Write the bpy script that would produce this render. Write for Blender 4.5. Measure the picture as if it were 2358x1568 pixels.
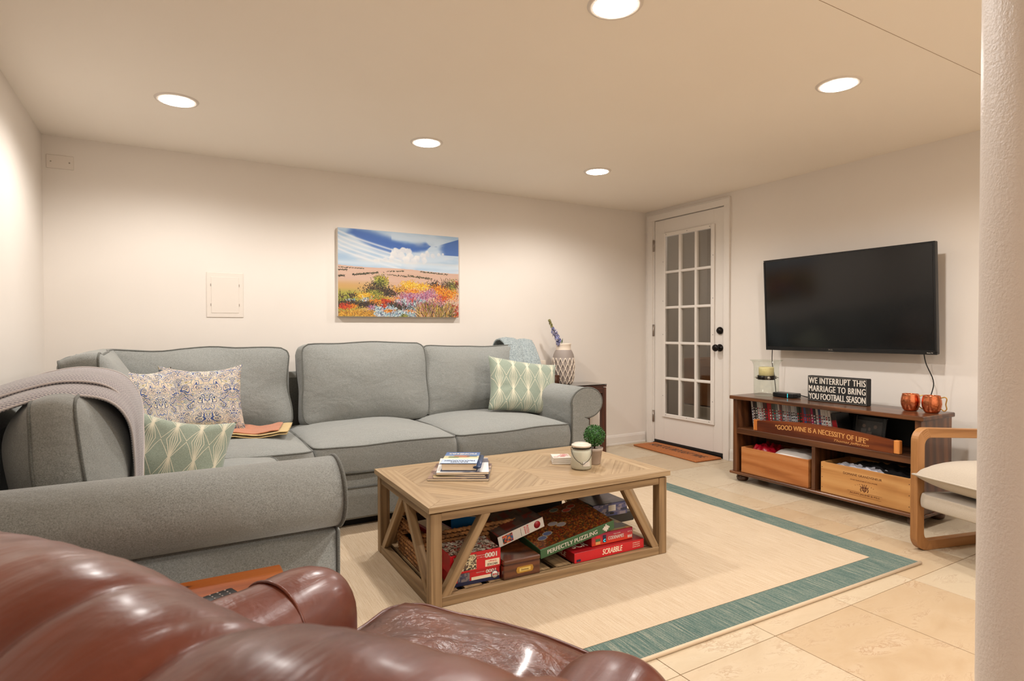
import bpy, bmesh, math, random
import numpy as np
from mathutils import Vector, Matrix, noise
for o in list(bpy.data.objects): bpy.data.objects.remove(o, do_unlink=True)
sc = bpy.context.scene
C = bpy.data.collections.new('room'); sc.collection.children.link(C)
R = math.radians; PI = math.pi
random.seed(7)

# ------------------------------------------------------------ camera, world, exposure
F_PX, YAW, PITCH, ROLL = 1361.56, 0.5275, -0.0166, -0.0023
CAM = Vector((-3.8592, -4.1449, 1.0372))
fwd = Vector((math.sin(YAW), math.cos(YAW), 0)); rgt = Vector((math.cos(YAW), -math.sin(YAW), 0)); up = Vector((0, 0, 1))
f2 = fwd*math.cos(PITCH) + up*math.sin(PITCH); u2 = up*math.cos(PITCH) - fwd*math.sin(PITCH)
r3 = rgt*math.cos(ROLL) + u2*math.sin(ROLL); u3 = u2*math.cos(ROLL) - rgt*math.sin(ROLL)
cd = bpy.data.cameras.new('camera'); cam = bpy.data.objects.new('camera', cd); C.objects.link(cam)
mw = Matrix((r3, u3, -f2)).transposed().to_4x4(); mw.translation = CAM
cam.matrix_world = mw
cd.sensor_fit = 'HORIZONTAL'; cd.sensor_width = 36.0; cd.lens = F_PX/2358*36
cd.clip_start = 0.02
cd.dof.use_dof = True; cd.dof.focus_distance = 3.0; cd.dof.aperture_fstop = 12.0
sc.camera = cam
w = bpy.data.worlds.new('world'); sc.world = w; w.use_nodes = True
w.node_tree.nodes['Background'].inputs[0].default_value = (0.9, 0.95, 1.0, 1); w.node_tree.nodes['Background'].inputs[1].default_value = 0.05
sc.view_settings.view_transform = 'Standard'; sc.view_settings.look = 'None'
sc.view_settings.gamma = 1.0; sc.view_settings.use_curve_mapping = False
sc.view_settings.exposure = 0.99
H = 2.13; XL = -4.45; YR = -6.3
LIGHTS = [(-3.81, -.92), (-2.55, -.92), (-1.30, -.92), (-2.55, -2.59), (-1.27, -2.59), (-2.55, -4.26), (-1.27, -4.26), (-3.81, -5.6), (-2.55, -5.6), (-1.27, -5.6)]  # the last five are unseen, added to lift the general room light
SPOT_W = 24.5; SPOT_COL = (1.0, 0.97, 0.94)
for lx, ly in LIGHTS:
    ld = bpy.data.lights.new('ceiling_lamp', 'SPOT'); ld.energy = SPOT_W; ld.color = SPOT_COL
    ld.spot_size = R(160); ld.spot_blend = 0.5; ld.shadow_soft_size = 0.045
    lo = bpy.data.objects.new('ceiling_lamp', ld); C.objects.link(lo); lo.location = (lx, ly, H-0.025)

# ------------------------------------------------------------ materials
def srgb(r, g, b):
    f = lambda c: (c/255)/12.92 if c/255 <= .04045 else ((c/255+.055)/1.055)**2.4
    return (f(r), f(g), f(b), 1)
class NT:
    def __init__(s, name):
        s.m = bpy.data.materials.new(name); s.m.use_nodes = True; s.t = s.m.node_tree; s.n = s.t.nodes; s.l = s.t.links
        s.b = s.n['Principled BSDF']
    def new(s, typ, **kw):
        n = s.n.new(typ)
        for k, v in kw.items(): setattr(n, k, v)
        return n
    def link(s, a, b): s.l.new(a, b)
    def val(s, sock, v):
        if hasattr(v, 'is_output') or isinstance(v, bpy.types.NodeSocket): s.link(v, sock)
        else: sock.default_value = v
    def math(s, op, a, b=None, c=None, clamp=False):
        n = s.new('ShaderNodeMath', operation=op); n.use_clamp = clamp
        s.val(n.inputs[0], a)
        if b is not None: s.val(n.inputs[1], b)
        if c is not None: s.val(n.inputs[2], c)
        return n.outputs[0]
    def coord(s, kind='Object', scale=(1, 1, 1), rot=(0, 0, 0), attr=None, loc=(0, 0, 0)):
        if attr: v = s.new('ShaderNodeAttribute', attribute_name=attr).outputs['Vector']
        else: v = s.new('ShaderNodeTexCoord').outputs[kind]
        mp = s.new('ShaderNodeMapping'); s.link(v, mp.inputs[0]); mp.inputs['Scale'].default_value = scale
        mp.inputs['Rotation'].default_value = rot; mp.inputs['Location'].default_value = loc
        return mp.outputs[0]
    def noise(s, vec, scale=5, detail=4, rough=.55, dist=0):
        n = s.new('ShaderNodeTexNoise'); s.link(vec, n.inputs['Vector']); n.inputs['Scale'].default_value = scale
        n.inputs['Detail'].default_value = detail; n.inputs['Roughness'].default_value = rough; n.inputs['Distortion'].default_value = dist
        return n.outputs['Fac']
    def ramp(s, fac, stops, interp='LINEAR'):
        n = s.new('ShaderNodeValToRGB'); s.link(fac, n.inputs[0]); e = n.color_ramp.elements; n.color_ramp.interpolation = interp
        while len(e) < len(stops): e.new(0.5)
        for i, (p, c) in enumerate(stops): e[i].position = p; e[i].color = c if len(c) == 4 else (*c, 1)
        return n.outputs[0]
    def mix(s, fac, a, b, mode='MIX'):
        n = s.new('ShaderNodeMix', data_type='RGBA', blend_type=mode); s.val(n.inputs[0], fac); s.val(n.inputs[6], a); s.val(n.inputs[7], b)
        return n.outputs[2]
    def bump(s, h, strength=.3, dist=.01):
        n = s.new('ShaderNodeBump'); s.link(h, n.inputs['Height']); n.inputs['Strength'].default_value = strength; n.inputs['Distance'].default_value = dist
        s.link(n.outputs[0], s.b.inputs['Normal']); return n
    def base(s, c): s.val(s.b.inputs['Base Color'], c); return s
    def set(s, **kw):
        mp = dict(rough='Roughness', metal='Metallic', spec='Specular IOR Level', coat='Coat Weight', coatr='Coat Roughness', sheen='Sheen Weight', trans='Transmission Weight', ior='IOR', alpha='Alpha', es='Emission Strength', ec='Emission Color', sss='Subsurface Weight')
        for k, v in kw.items(): s.val(s.b.inputs[mp[k]], v)
        return s
def plain(name, col, rough=.5, metal=0, bump=None, var=0, **kw):
    n = NT(name); n.set(rough=rough, metal=metal, **kw)
    v = n.coord()
    if var:
        f = n.noise(v, 9, 5); c2 = tuple(max(0, c*(1-var)) for c in col[:3])+(1,)
        n.base(n.ramp(f, [(.35, c2), (.65, col)]))
    else: n.base(col)
    if bump: n.bump(n.noise(v, bump[0], 3), bump[1], bump[2])
    return n.m
def woodmat(name, dark, mid, light, rough=.45, coat=0., fine=90, rings=9, stretch=.07, knots=False, bump=.12):
    n = NT(name); v = n.coord(attr='gc', scale=(stretch, 1, 1))
    g1 = n.noise(v, rings, 5, .6, 1.2); g2 = n.noise(v, fine, 4, .7)
    wv = n.new('ShaderNodeTexWave', wave_type='BANDS', bands_direction='DIAGONAL'); n.link(v, wv.inputs[0]); wv.inputs['Scale'].default_value = rings*1.4
    wv.inputs['Distortion'].default_value = 7; wv.inputs['Detail'].default_value = 3; wv.inputs['Detail Scale'].default_value = 1.2
    f = n.math('ADD', n.math('MULTIPLY', g1, .55), n.math('MULTIPLY', wv.outputs['Fac'], .22)); f = n.math('ADD', f, n.math('MULTIPLY', g2, .30))
    col = n.ramp(f, [(.30, dark), (.50, mid), (.72, light)])
    oi = n.new('ShaderNodeObjectInfo'); hs = n.new('ShaderNodeHueSaturation'); n.link(col, hs.inputs['Color'])
    n.link(n.math('ADD', n.math('MULTIPLY', oi.outputs['Random'], .22), .89), hs.inputs['Value']); col = hs.outputs[0]
    if knots:
        vo = n.new('ShaderNodeTexVoronoi'); n.link(n.coord(attr='gc', scale=(2.2, 5, 5)), vo.inputs['Vector']); vo.inputs['Scale'].default_value = 2.3
        k = n.ramp(vo.outputs['Distance'], [(.03, (1, 1, 1)), (.10, (0, 0, 0))]); col = n.mix(k, col, tuple(c*.25 for c in dark[:3])+(1,))
    n.base(col).set(rough=rough, coat=coat, coatr=.2); n.bump(g2, bump, .002)
    return n.m
def fabric(name, c1, c2, scale=420, rough=.9, bump=.35, blot=None, sheen=.2):
    n = NT(name); v = n.coord()
    a = n.noise(v, scale, 2, .7); b = n.noise(v, 6, 4)
    col = n.ramp(a, [(.36, c1), (.64, c2)])
    if blot: col = n.mix(n.ramp(b, [(.45, (0, 0, 0)), (.75, (.5, .5, .5))]), col, blot)
    n.base(col).set(rough=rough, sheen=sheen, spec=.2); n.bump(a, bump, .0015)
    return n.m
MT = {}
# paint
n = NT('wall_paint'); v = n.coord(); n.base(n.ramp(n.noise(v, 1.2, 3), [(.3, srgb(224, 216, 207)), (.7, srgb(229, 221, 212))])).set(rough=.62, spec=.3); n.bump(n.noise(v, 260, 2), .06, .001); MT['wall'] = n.m
n = NT('ceiling_paint'); v = n.coord(); n.base(n.ramp(n.noise(v, 1.0, 3), [(.3, srgb(246, 236, 223)), (.7, srgb(248, 239, 227))])).set(rough=.8, spec=.2); n.bump(n.noise(v, 240, 2), .05, .001); MT['ceil'] = n.m
n = NT('column_paint'); v = n.coord(); n.base(srgb(236, 226, 216)).set(rough=.45, spec=.4); n.bump(n.noise(v, 200, 3, .7), .8, .002); MT['column'] = n.m
MT['trim'] = plain('white_trim_paint', srgb(226, 219, 211), .38)
MT['plate'] = plain('white_plastic', srgb(224, 214, 203), .45)
MT['canvas'] = plain('canvas_edge', srgb(226, 216, 204), .8)
MT['black'] = plain('black_plastic', srgb(17, 17, 18), .32)
MT['blackmatte'] = plain('black_matte', srgb(20, 19, 18), .7)
MT['screen'] = plain('tv_screen_glass', srgb(6, 6, 7), .13, spec=.5)
MT['bronze'] = plain('dark_bronze', srgb(30, 25, 23), .32, .7)
MT['nickel'] = plain('hinge_nickel', srgb(165, 155, 146), .35, .9)
MT['brass'] = plain('aged_brass', srgb(196, 155, 78), .35, .9)
MT['copper'] = plain('hammered_copper', srgb(214, 128, 88), .2, 1.0, bump=(55, .35, .004))
n = NT('grey_green_linen'); v = n.coord()
nz = n.noise(v, 420, 2, .7); nz2 = n.noise(v, 300, 3, .75)
f_ = n.math('ADD', n.math('MULTIPLY', nz2, .5), n.math('MULTIPLY', nz, .5)); col = n.ramp(f_, [(.33, srgb(98, 99, 96)), (.66, srgb(162, 164, 159))])
col = n.mix(n.ramp(n.noise(v, 5, 4), [(.42, (0, 0, 0)), (.75, (.45, .45, .45))]), col, srgb(136, 135, 129))
n.base(col).set(rough=.92, sheen=.25, spec=.15)
wr_ = n.noise(n.coord(scale=(1, 1, 1.6)), 7, 3, .5, .5); n.bump(n.math('ADD', n.math('MULTIPLY', f_, .05), n.math('MULTIPLY', wr_, 1.0)), .42, .02); MT['sofa'] = n.m
MT['sofapipe'] = fabric('grey_piping', srgb(82, 84, 80), srgb(112, 112, 106), 400)
MT['sofashade'] = plain('sofa_gap_shade_black', srgb(20, 18, 17), .9)
MT['cream'] = fabric('cream_canvas', srgb(180, 167, 150), srgb(187, 175, 158), 300, bump=.08)
MT['bluethrow'] = fabric('pale_blue_boucle', srgb(118, 130, 132), srgb(170, 178, 178), 150, bump=1.0)
MT['peach'] = fabric('peach_cotton', srgb(174, 112, 84), srgb(190, 128, 98), 200, bump=.2)
MT['yellowhem'] = fabric('yellow_hem', srgb(190, 162, 110), srgb(202, 176, 126), 240, bump=.2)
MT['oak'] = woodmat('light_oak', srgb(112, 88, 60), srgb(142, 114, 80), srgb(162, 134, 98), .5, fine=150, rings=14, stretch=.04)
MT['oaktop'] = woodmat('light_oak_top', srgb(138, 112, 82), srgb(158, 132, 99), srgb(172, 147, 114), .42, fine=150, rings=16, stretch=.045)
MT['chairwood'] = woodmat('honey_ash', srgb(140, 92, 50), srgb(174, 122, 72), srgb(192, 142, 92), .42, fine=80, rings=5)
MT['walnut'] = woodmat('stained_pine_console', srgb(42, 23, 13), srgb(82, 48, 27), srgb(116, 72, 42), .3, coat=.25, fine=70, rings=6)
MT['pinecrate'] = woodmat('pine_crate', srgb(140, 78, 32), srgb(176, 108, 54), srgb(190, 126, 72), .5, fine=50, rings=6, stretch=.1)
MT['pinecrate2'] = woodmat('pale_pine_crate', srgb(164, 108, 54), srgb(194, 140, 80), srgb(206, 156, 96), .5, fine=50, rings=5)
MT['stave'] = woodmat('oiled_stave', srgb(46, 18, 8), srgb(88, 38, 16), srgb(124, 62, 26), .3, coat=.3, fine=60, rings=5)
MT['staveend'] = woodmat('raw_stave_end', srgb(140, 72, 22), srgb(190, 112, 48), srgb(214, 142, 74), .45, fine=60, rings=6)
MT['orangepine'] = woodmat('knotty_orange_pine', srgb(92, 36, 6), srgb(156, 76, 16), srgb(182, 102, 32), .28, coat=.4, fine=60, rings=4, knots=True)
MT['darkwood'] = woodmat('dark_side_table', srgb(36, 16, 9), srgb(66, 30, 15), srgb(88, 42, 21), .35, coat=.3)
MT['mahogany'] = woodmat('mahogany_box', srgb(48, 20, 9), srgb(84, 42, 20), srgb(106, 58, 30), .22, coat=.5)
MT['red'] = plain('red_card', srgb(196, 24, 34), .35, var=.1)
MT['darkred'] = plain('dark_red_card', srgb(150, 20, 26), .35, var=.15)
MT['green'] = plain('green_card', srgb(60, 98, 62), .5, var=.08)
MT['white'] = plain('white_card', srgb(232, 224, 212), .5)
MT['cream_t'] = plain('cream_ink', srgb(238, 224, 196), .5)
MT['gold_t'] = plain('gold_ink', srgb(206, 150, 88), .4)
MT['ink'] = plain('black_ink', srgb(34, 26, 20), .6)
MT['brownink'] = plain('brown_ink', srgb(92, 48, 20), .6)
MT['cardboard'] = plain('cardboard', srgb(150, 104, 66), .8, var=.1)
MT['navy'] = plain('navy_card', srgb(30, 34, 66), .4, var=.2)
MT['darkcard'] = plain('dark_card', srgb(42, 40, 40), .4, var=.3)
MT['wax'] = plain('cream_wax', srgb(206, 196, 180), .45, sss=.1)
MT['oldwax'] = plain('ivory_wax', srgb(224, 206, 150), .5, var=.1)
MT['pot'] = plain('weathered_pot', srgb(176, 158, 142), .85, bump=(60, .4, .003), var=.18)
MT['soil'] = plain('soil', srgb(48, 32, 22), .95)
MT['stemb'] = plain('brown_stem', srgb(70, 44, 26), .8)
MT['page'] = plain('book_pages', srgb(226, 206, 178), .8)
MT['grout'] = plain('tile_grout', srgb(148, 114, 80), .9)
MT['vasecream'] = plain('cream_glaze', srgb(232, 216, 198), .5)
MT['vasegrey'] = plain('grey_glaze', srgb(150, 138, 130), .6)
MT['vasedark'] = plain('charcoal_glaze', srgb(110, 100, 94), .7)
MT['lilac'] = plain('lilac_petal', srgb(146, 148, 190), .7, var=.15)
MT['palepetal'] = plain('pale_petal', srgb(206, 200, 214), .7)
MT['olive'] = plain('olive_bud', srgb(150, 144, 90), .7)
MT['cyan'] = NT('cyan_indicator').base(srgb(60, 200, 215)).set(ec=srgb(60, 200, 215), es=.8).m
n = NT('bulb_glow'); n.base((1, 1, 1, 1)).set(ec=(1, .93, .85, 1), es=26); MT['bulb'] = n.m
# glass
def glassmat(name, tint, rough=.02, mixf=.12, alpha=.9):
    n = NT(name); t = n.t
    tr = n.new('ShaderNodeBsdfTransparent'); tr.inputs[0].default_value = tint
    gl = n.new('ShaderNodeBsdfGlossy'); gl.inputs['Roughness'].default_value = rough
    fr = n.new('ShaderNodeLayerWeight'); fr.inputs[0].default_value = .5
    mx = n.new('ShaderNodeMixShader'); n.link(n.math('ADD', n.math('MULTIPLY', n.math('POWER', fr.outputs['Facing'], 4.0), .55), mixf), mx.inputs[0]); n.link(tr.outputs[0], mx.inputs[1]); n.link(gl.outputs[0], mx.inputs[2])
    n.link(mx.outputs[0], n.n['Material Output'].inputs[0]); return n.m
MT['pane'] = glassmat('door_pane_glass', (.78, .76, .72, 1), .03, .09)
MT['glass'] = glassmat('clear_green_glass', (.93, .962, .93, 1), .02, .07)
# leather
n = NT('brown_leather'); v = n.coord()
a = n.noise(v, 5, 5, .6, .6); col = n.ramp(a, [(.3, srgb(80, 31, 18)), (.55, srgb(102, 46, 29)), (.8, srgb(124, 62, 38))])
n.base(col).set(rough=n.ramp(n.noise(v, 7, 4), [(.3, (.27,)*3), (.7, (.43,)*3)]), coat=.2, coatr=.2, spec=.5)
h = n.math('ADD', n.math('ADD', n.math('MULTIPLY', n.noise(v, 9, 3, .55, 1.2), .7), n.math('MULTIPLY', n.noise(n.coord(scale=(34, 6, 6), rot=(0, 0, .35)), 1, 3, .5, .8), .55)), n.math('MULTIPLY', n.noise(v, 160, 2), .05)); n.bump(h, .26, .012); MT['leather'] = n.m
n = NT('aged_leather_seat'); v = n.coord()
a = n.noise(v, 7, 6, .65, .8); col = n.ramp(a, [(.3, srgb(74, 32, 20)), (.5, srgb(98, 46, 29)), (.75, srgb(124, 66, 37))])
wv = n.new('ShaderNodeTexVoronoi', feature='DISTANCE_TO_EDGE'); n.link(n.coord(scale=(1, 1.6, 1)), wv.inputs[0]); wv.inputs['Scale'].default_value = 9
n.base(col).set(rough=.27, coat=.35, coatr=.15)
h = n.math('ADD', n.noise(v, 16, 4, .6, 2.2), n.math('MULTIPLY', n.ramp(wv.outputs['Distance'], [(0, (0, 0, 0)), (.12, (1, 1, 1))]), .25)); n.bump(h, .38, .012); MT['leatherseat'] = n.m
# travertine
n = NT('travertine'); oi = n.new('ShaderNodeObjectInfo')
tc = n.new('ShaderNodeTexCoord'); va = n.new('ShaderNodeVectorMath', operation='ADD'); cx = n.new('ShaderNodeCombineXYZ')
n.link(n.math('MULTIPLY', oi.outputs['Random'], 40), cx.inputs[0]); n.link(n.math('MULTIPLY', oi.outputs['Random'], 17), cx.inputs[1])
n.link(tc.outputs['Object'], va.inputs[0]); n.link(cx.outputs[0], va.inputs[1]); v = va.outputs[0]
mp = n.new('ShaderNodeMapping'); n.link(v, mp.inputs[0]); mp.inputs['Scale'].default_value = (1, 2.2, 1); v2 = mp.outputs[0]
a = n.noise(v2, 4, 6, .62, .8); b = n.noise(v2, 11, 7, .7, 1.4)
c1 = n.ramp(a, [(.3, srgb(188, 164, 132)), (.5, srgb(202, 182, 152)), (.7, srgb(210, 194, 168))])
tint = n.ramp(oi.outputs['Random'], [(0, srgb(178, 144, 106)), (.3, srgb(198, 180, 152)), (.7, srgb(206, 194, 172)), (1, srgb(194, 170, 140))])
c1 = n.mix(.5, c1, tint); band = n.ramp(b, [(.45, (0, 0, 0)), (.49, (1, 1, 1)), (.51, (1, 1, 1)), (.54, (0, 0, 0))])
c1 = n.mix(n.math('MULTIPLY', n.math('MULTIPLY', band, n.ramp(a, [(.5, (0, 0, 0)), (.62, (1, 1, 1))])), .45), c1, srgb(150, 106, 66))
n.base(c1).set(rough=n.ramp(a, [(.3, (.32,)*3), (.7, (.45,)*3)]), spec=.45); n.bump(b, .06, .002); MT['tile'] = n.m
# rug
def rugmat(name, cols, sc_=(110, 3, 1)):
    n = NT(name); v = n.coord(scale=sc_); a = n.noise(v, 2.2, 6, .75); b = n.noise(n.coord(scale=(200, 60, 1)), 2.2, 3)
    n.base(n.ramp(n.math('ADD', n.math('MULTIPLY', a, .75), n.math('MULTIPLY', b, .25)), cols)).set(rough=.95, spec=.1, sheen=.1)
    n.bump(n.math('ADD', a, b), .5, .003); return n.m
MT['rugcream'] = rugmat('rug_cream', [(.34, srgb(178, 152, 122)), (.5, srgb(200, 178, 150)), (.66, srgb(212, 196, 172))])
MT['ruggreen'] = rugmat('rug_teal_border', [(.38, srgb(54, 80, 76)), (.5, srgb(90, 112, 104)), (.62, srgb(158, 156, 138))])
MT['rugbind'] = plain('rug_binding', srgb(206, 184, 156), .9, bump=(300, .4, .002))
n = NT('coir'); v = n.coord(); n.base(n.ramp(n.noise(v, 300, 3, .7), [(.35, srgb(150, 84, 40)), (.65, srgb(206, 130, 74))])).set(rough=.95); n.bump(n.noise(v, 240, 2), 1, .004); MT['coir'] = n.m
# wicker
n = NT('woven_seagrass'); v = n.coord(); n.base(n.ramp(n.noise(v, 40, 4), [(.3, srgb(96, 60, 28)), (.6, srgb(160, 108, 56)), (.8, srgb(190, 140, 84))])).set(rough=.75); n.bump(n.noise(v, 120, 2), .5, .003); MT['wicker'] = n.m
# boxwood leaves
n = NT('topiary_leaf'); oi = n.new('ShaderNodeTexCoord'); n.base(n.ramp(n.noise(n.coord(), 120, 2), [(.35, srgb(18, 54, 18)), (.65, srgb(62, 118, 44))])).set(rough=.4); MT['leaf'] = n.m
# herringbone wool: uv in metres
n = NT('herringbone_wool'); uv = n.new('ShaderNodeTexCoord').outputs['UV']; sx = n.new('ShaderNodeSeparateXYZ'); n.link(uv, sx.inputs[0])
pp = n.math('PINGPONG', sx.outputs[0], .022); st = n.math('ADD', sx.outputs[1], n.math('MULTIPLY', pp, 1.0))
q = n.math('FRACT', n.math('DIVIDE', st, .0085)); nz = n.noise(n.coord(), 400, 2)
q = n.math('ADD', n.math('GREATER_THAN', q, .5), n.math('MULTIPLY', n.math('SUBTRACT', nz, .5), .7))
n.base(n.ramp(q, [(.3, srgb(192, 182, 178)), (.6, srgb(80, 76, 88))])).set(rough=.95, sheen=.3); n.bump(nz, .5, .002); MT['herring'] = n.m
# green pillow: straight stitched lines pinching at nodes
def pillowgreen():
    n = NT('sage_line_print'); uv = n.new('ShaderNodeTexCoord').outputs['UV']; sx = n.new('ShaderNodeSeparateXYZ'); n.link(uv, sx.inputs[0])
    u = n.math('MULTIPLY', sx.outputs[0], 5.0); vv = n.math('ADD', n.math('MULTIPLY', sx.outputs[1], 4.4), .35)
    s_ = n.math('SUBTRACT', n.math('FRACT', u), .5); t = n.math('PINGPONG', vv, 1.0); best = None
    t = n.math('ADD', n.math('MULTIPLY', t, .93), .07)
    for a in (-.52, -.27, -.14, -.05, .05, .14, .27, .52):
        d = n.math('ABSOLUTE', n.math('SUBTRACT', s_, n.math('MULTIPLY', t, a))); best = d if best is None else n.math('MINIMUM', best, d)
    ln = n.math('LESS_THAN', best, .014); nz = n.noise(n.coord(), 350, 2)
    g = n.ramp(nz, [(.35, srgb(128, 139, 124)), (.65, srgb(150, 160, 143))])
    n.base(n.mix(ln, g, srgb(212, 204, 180))).set(rough=.9, sheen=.2); n.bump(nz, .3, .001); return n.m
MT['pillowgreen'] = pillowgreen()
def pillowblue():
    n = NT('damask_scroll_print'); uv = n.new('ShaderNodeTexCoord').outputs['UV']; sx = n.new('ShaderNodeSeparateXYZ'); n.link(uv, sx.inputs[0])
    cx = n.new('ShaderNodeCombineXYZ'); n.link(n.math('PINGPONG', n.math('ADD', sx.outputs[0], .12), .32), cx.inputs[0]); n.link(sx.outputs[1], cx.inputs[1]); v = cx.outputs[0]
    def line(f, c0, wd): return n.math('LESS_THAN', n.math('ABSOLUTE', n.math('SUBTRACT', f, c0)), wd)
    ds = n.new('ShaderNodeTexNoise'); n.link(v, ds.inputs['Vector']); ds.inputs['Scale'].default_value = 7; ds.inputs['Detail'].default_value = 1
    md = n.new('ShaderNodeVectorMath', operation='MULTIPLY_ADD'); n.link(ds.outputs['Color'], md.inputs[0]); md.inputs[1].default_value = (.16, .16, 0); n.link(v, md.inputs[2]); w1 = md.outputs[0]
    def vor(sc_, vec=w1):
        q = n.new('ShaderNodeTexVoronoi', voronoi_dimensions='2D'); n.link(vec, q.inputs['Vector']); q.inputs['Scale'].default_value = sc_; q.inputs['Randomness'].default_value = .9; return q.outputs['Distance']
    c = n.noise(v, 6, 1, .5); d1 = vor(8.5); d2 = vor(14.0); d3 = vor(21.0)
    base = n.ramp(n.noise(v, 3, 2), [(.4, srgb(208, 188, 162)), (.6, srgb(216, 206, 188))])
    col = n.mix(line(d3, .34, .05), base, srgb(172, 160, 132)); col = n.mix(line(d2, .42, .045), col, srgb(128, 138, 140))
    col = n.mix(n.math('MULTIPLY', line(d2, .16, .05), n.math('GREATER_THAN', c, .5)), col, srgb(140, 132, 84))
    wd = n.math('MULTIPLY', n.ramp(c, [(.35, (.15,)*3), (.62, (1,)*3)]), .055)
    col = n.mix(n.math('LESS_THAN', n.math('ABSOLUTE', n.math('SUBTRACT', d1, .40)), wd), col, srgb(62, 80, 132))
    col = n.mix(line(d1, .20, .028), col, srgb(44, 58, 104)); col = n.mix(line(d1, .56, .02), col, srgb(104, 116, 160)); col = n.mix(n.math('LESS_THAN', d1, .07), col, srgb(44, 58, 104))
    n.base(col).set(rough=.9); n.bump(n.noise(n.coord(), 350, 2), .25, .001); return n.m
MT['pillowblue'] = pillowblue()
def vcol(name, rough=.55):
    n = NT(name); n.base(n.new('ShaderNodeAttribute', attribute_name='paint').outputs['Color']).set(rough=rough); return n.m
MT['white'] = plain('white_card', srgb(212, 204, 192), .5)
MT['print'] = vcol('printed_picture', .5); MT['oil'] = vcol('painted_canvas', .6); MT['gloss_print'] = vcol('glossy_print', .3)

# ------------------------------------------------------------ mesh helpers
def I4(): return Matrix.Identity(4)
def T(x, y, z): return Matrix.Translation((x, y, z))
def RZ(d): return Matrix.Rotation(R(d), 4, 'Z')
def RX(d): return Matrix.Rotation(R(d), 4, 'X')
def RY(d): return Matrix.Rotation(R(d), 4, 'Y')
class MB:
    def __init__(s): s.v = []; s.f = []; s.g = []; s.sm = []; s.uv = None
    def add(s, verts, faces, M=None, g=None, smooth=False):
        o = len(s.v); M = M or I4()
        s.v += [tuple(M @ Vector(p)) for p in verts]
        s.g += [tuple(q) for q in (g if g is not None else verts)]
        s.f += [tuple(i+o for i in f) for f in faces]; s.sm += [smooth]*len(faces); return s
    def bm(s, b, M=None, grain=0, smooth=False, off=True):
        b.verts.ensure_lookup_table()
        for i, q in enumerate(b.verts): q.index = i
        vs = [tuple(q.co) for q in b.verts]; fs = [[q.index for q in f.verts] for f in b.faces]; b.free()
        o = Vector((random.random()*9, random.random()*9, random.random()*9)) if off else Vector((0, 0, 0))
        perm = [(0, 1, 2), (1, 0, 2), (2, 0, 1)][grain]
        g = [tuple(Vector((p[perm[0]], p[perm[1]], p[perm[2]]))+o) for p in vs]
        return s.add(vs, fs, M, g, smooth)
    def box(s, sx, sy, sz, M=None, bev=0.002, grain=0, seg=1, smooth=False):
        b = bmesh.new(); bmesh.ops.create_cube(b, size=1)
        for q in b.verts: q.co = (q.co.x*sx, q.co.y*sy, q.co.z*sz)
        if bev: bmesh.ops.bevel(b, geom=b.edges[:], offset=min(bev, min(sx, sy, sz)*.45), segments=seg, affect='EDGES', profile=.5)
        return s.bm(b, M, grain, smooth)
    def span(s, a, b, bev=0.002, grain=0, M=None):       # box from corner a to corner b
        c = [(a[i]+b[i])/2 for i in range(3)]; return s.box(*[abs(a[i]-b[i]) for i in range(3)], (M or I4()) @ T(*c), bev, grain)
    def beam(s, p, q, w_, t_, side=(0, 1, 0), bev=.001, ext=0):   # bar from p to q, w_ across 'side', t_ the other
        p = Vector(p); q = Vector(q); d = (q-p); L = d.length; x = d.normalized(); y = Vector(side); y = (y - x*y.dot(x)).normalized(); z = x.cross(y)
        M = Matrix((x, y, z)).transposed().to_4x4(); M.translation = (p+q)/2
        return s.box(L+ext, w_, t_, M, bev, 0)
    def prism(s, poly, h, M=None, grain=0, bev=0, smooth=False):   # poly in xy, extruded 0..h in z
        b = bmesh.new(); vs = [b.verts.new((x, y, 0)) for x, y in poly]; f = b.faces.new(vs)
        r = bmesh.ops.extrude_face_region(b, geom=[f])
        for q in r['geom']:
            if isinstance(q, bmesh.types.BMVert): q.co.z += h
        bmesh.ops.recalc_face_normals(b, faces=b.faces[:])
        if bev: bmesh.ops.bevel(b, geom=b.edges[:], offset=bev, segments=2, affect='EDGES', profile=.5)
        return s.bm(b, M, grain, smooth)
    def lathe(s, prof, n=32, M=None, cap=True):
        vs = []; fs = []
        for r_, z in prof:
            for k in range(n): a = 2*PI*k/n; vs.append((r_*math.cos(a), r_*math.sin(a), z))
        for i in range(len(prof)-1):
            for k in range(n):
                fs.append((i*n+k, i*n+(k+1) % n, (i+1)*n+(k+1) % n, (i+1)*n+k))
        if cap:
            if prof[0][0] > 1e-5: fs.append(tuple(range(n))[::-1])
            if prof[-1][0] > 1e-5: fs.append(tuple((len(prof)-1)*n+k for k in range(n)))
        return s.add(vs, fs, M, None, True)
    def tube(s, pts, r_, n=8, closed=False, M=None, flat=1.0):
        pts = [Vector(p) for p in pts]; N = len(pts); vs = []; fs = []; prev = None
        for i, p in enumerate(pts):
            a = pts[(i-1) % N] if (closed or i > 0) else p; b = pts[(i+1) % N] if (closed or i < N-1) else p
            t = (b-a).normalized() if (b-a).length > 1e-9 else Vector((0, 0, 1))
            ref = prev if prev is not None else (Vector((0, 0, 1)) if abs(t.z) < .9 else Vector((1, 0, 0)))
            x = (ref - t*ref.dot(t)).normalized(); y = t.cross(x); prev = x
            rr = r_[i] if isinstance(r_, (list, tuple)) else r_
            for k in range(n):
                an = 2*PI*k/n; vs.append(p + x*math.cos(an)*rr*flat + y*math.sin(an)*rr)
        for i in range(N if closed else N-1):
            j = (i+1) % N
            for k in range(n): fs.append((i*n+k, i*n+(k+1) % n, j*n+(k+1) % n, j*n+k))
        if not closed: fs += [tuple(range(n))[::-1], tuple((N-1)*n+k for k in range(n))]
        return s.add([tuple(p) for p in vs], fs, M, None, True)
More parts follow.
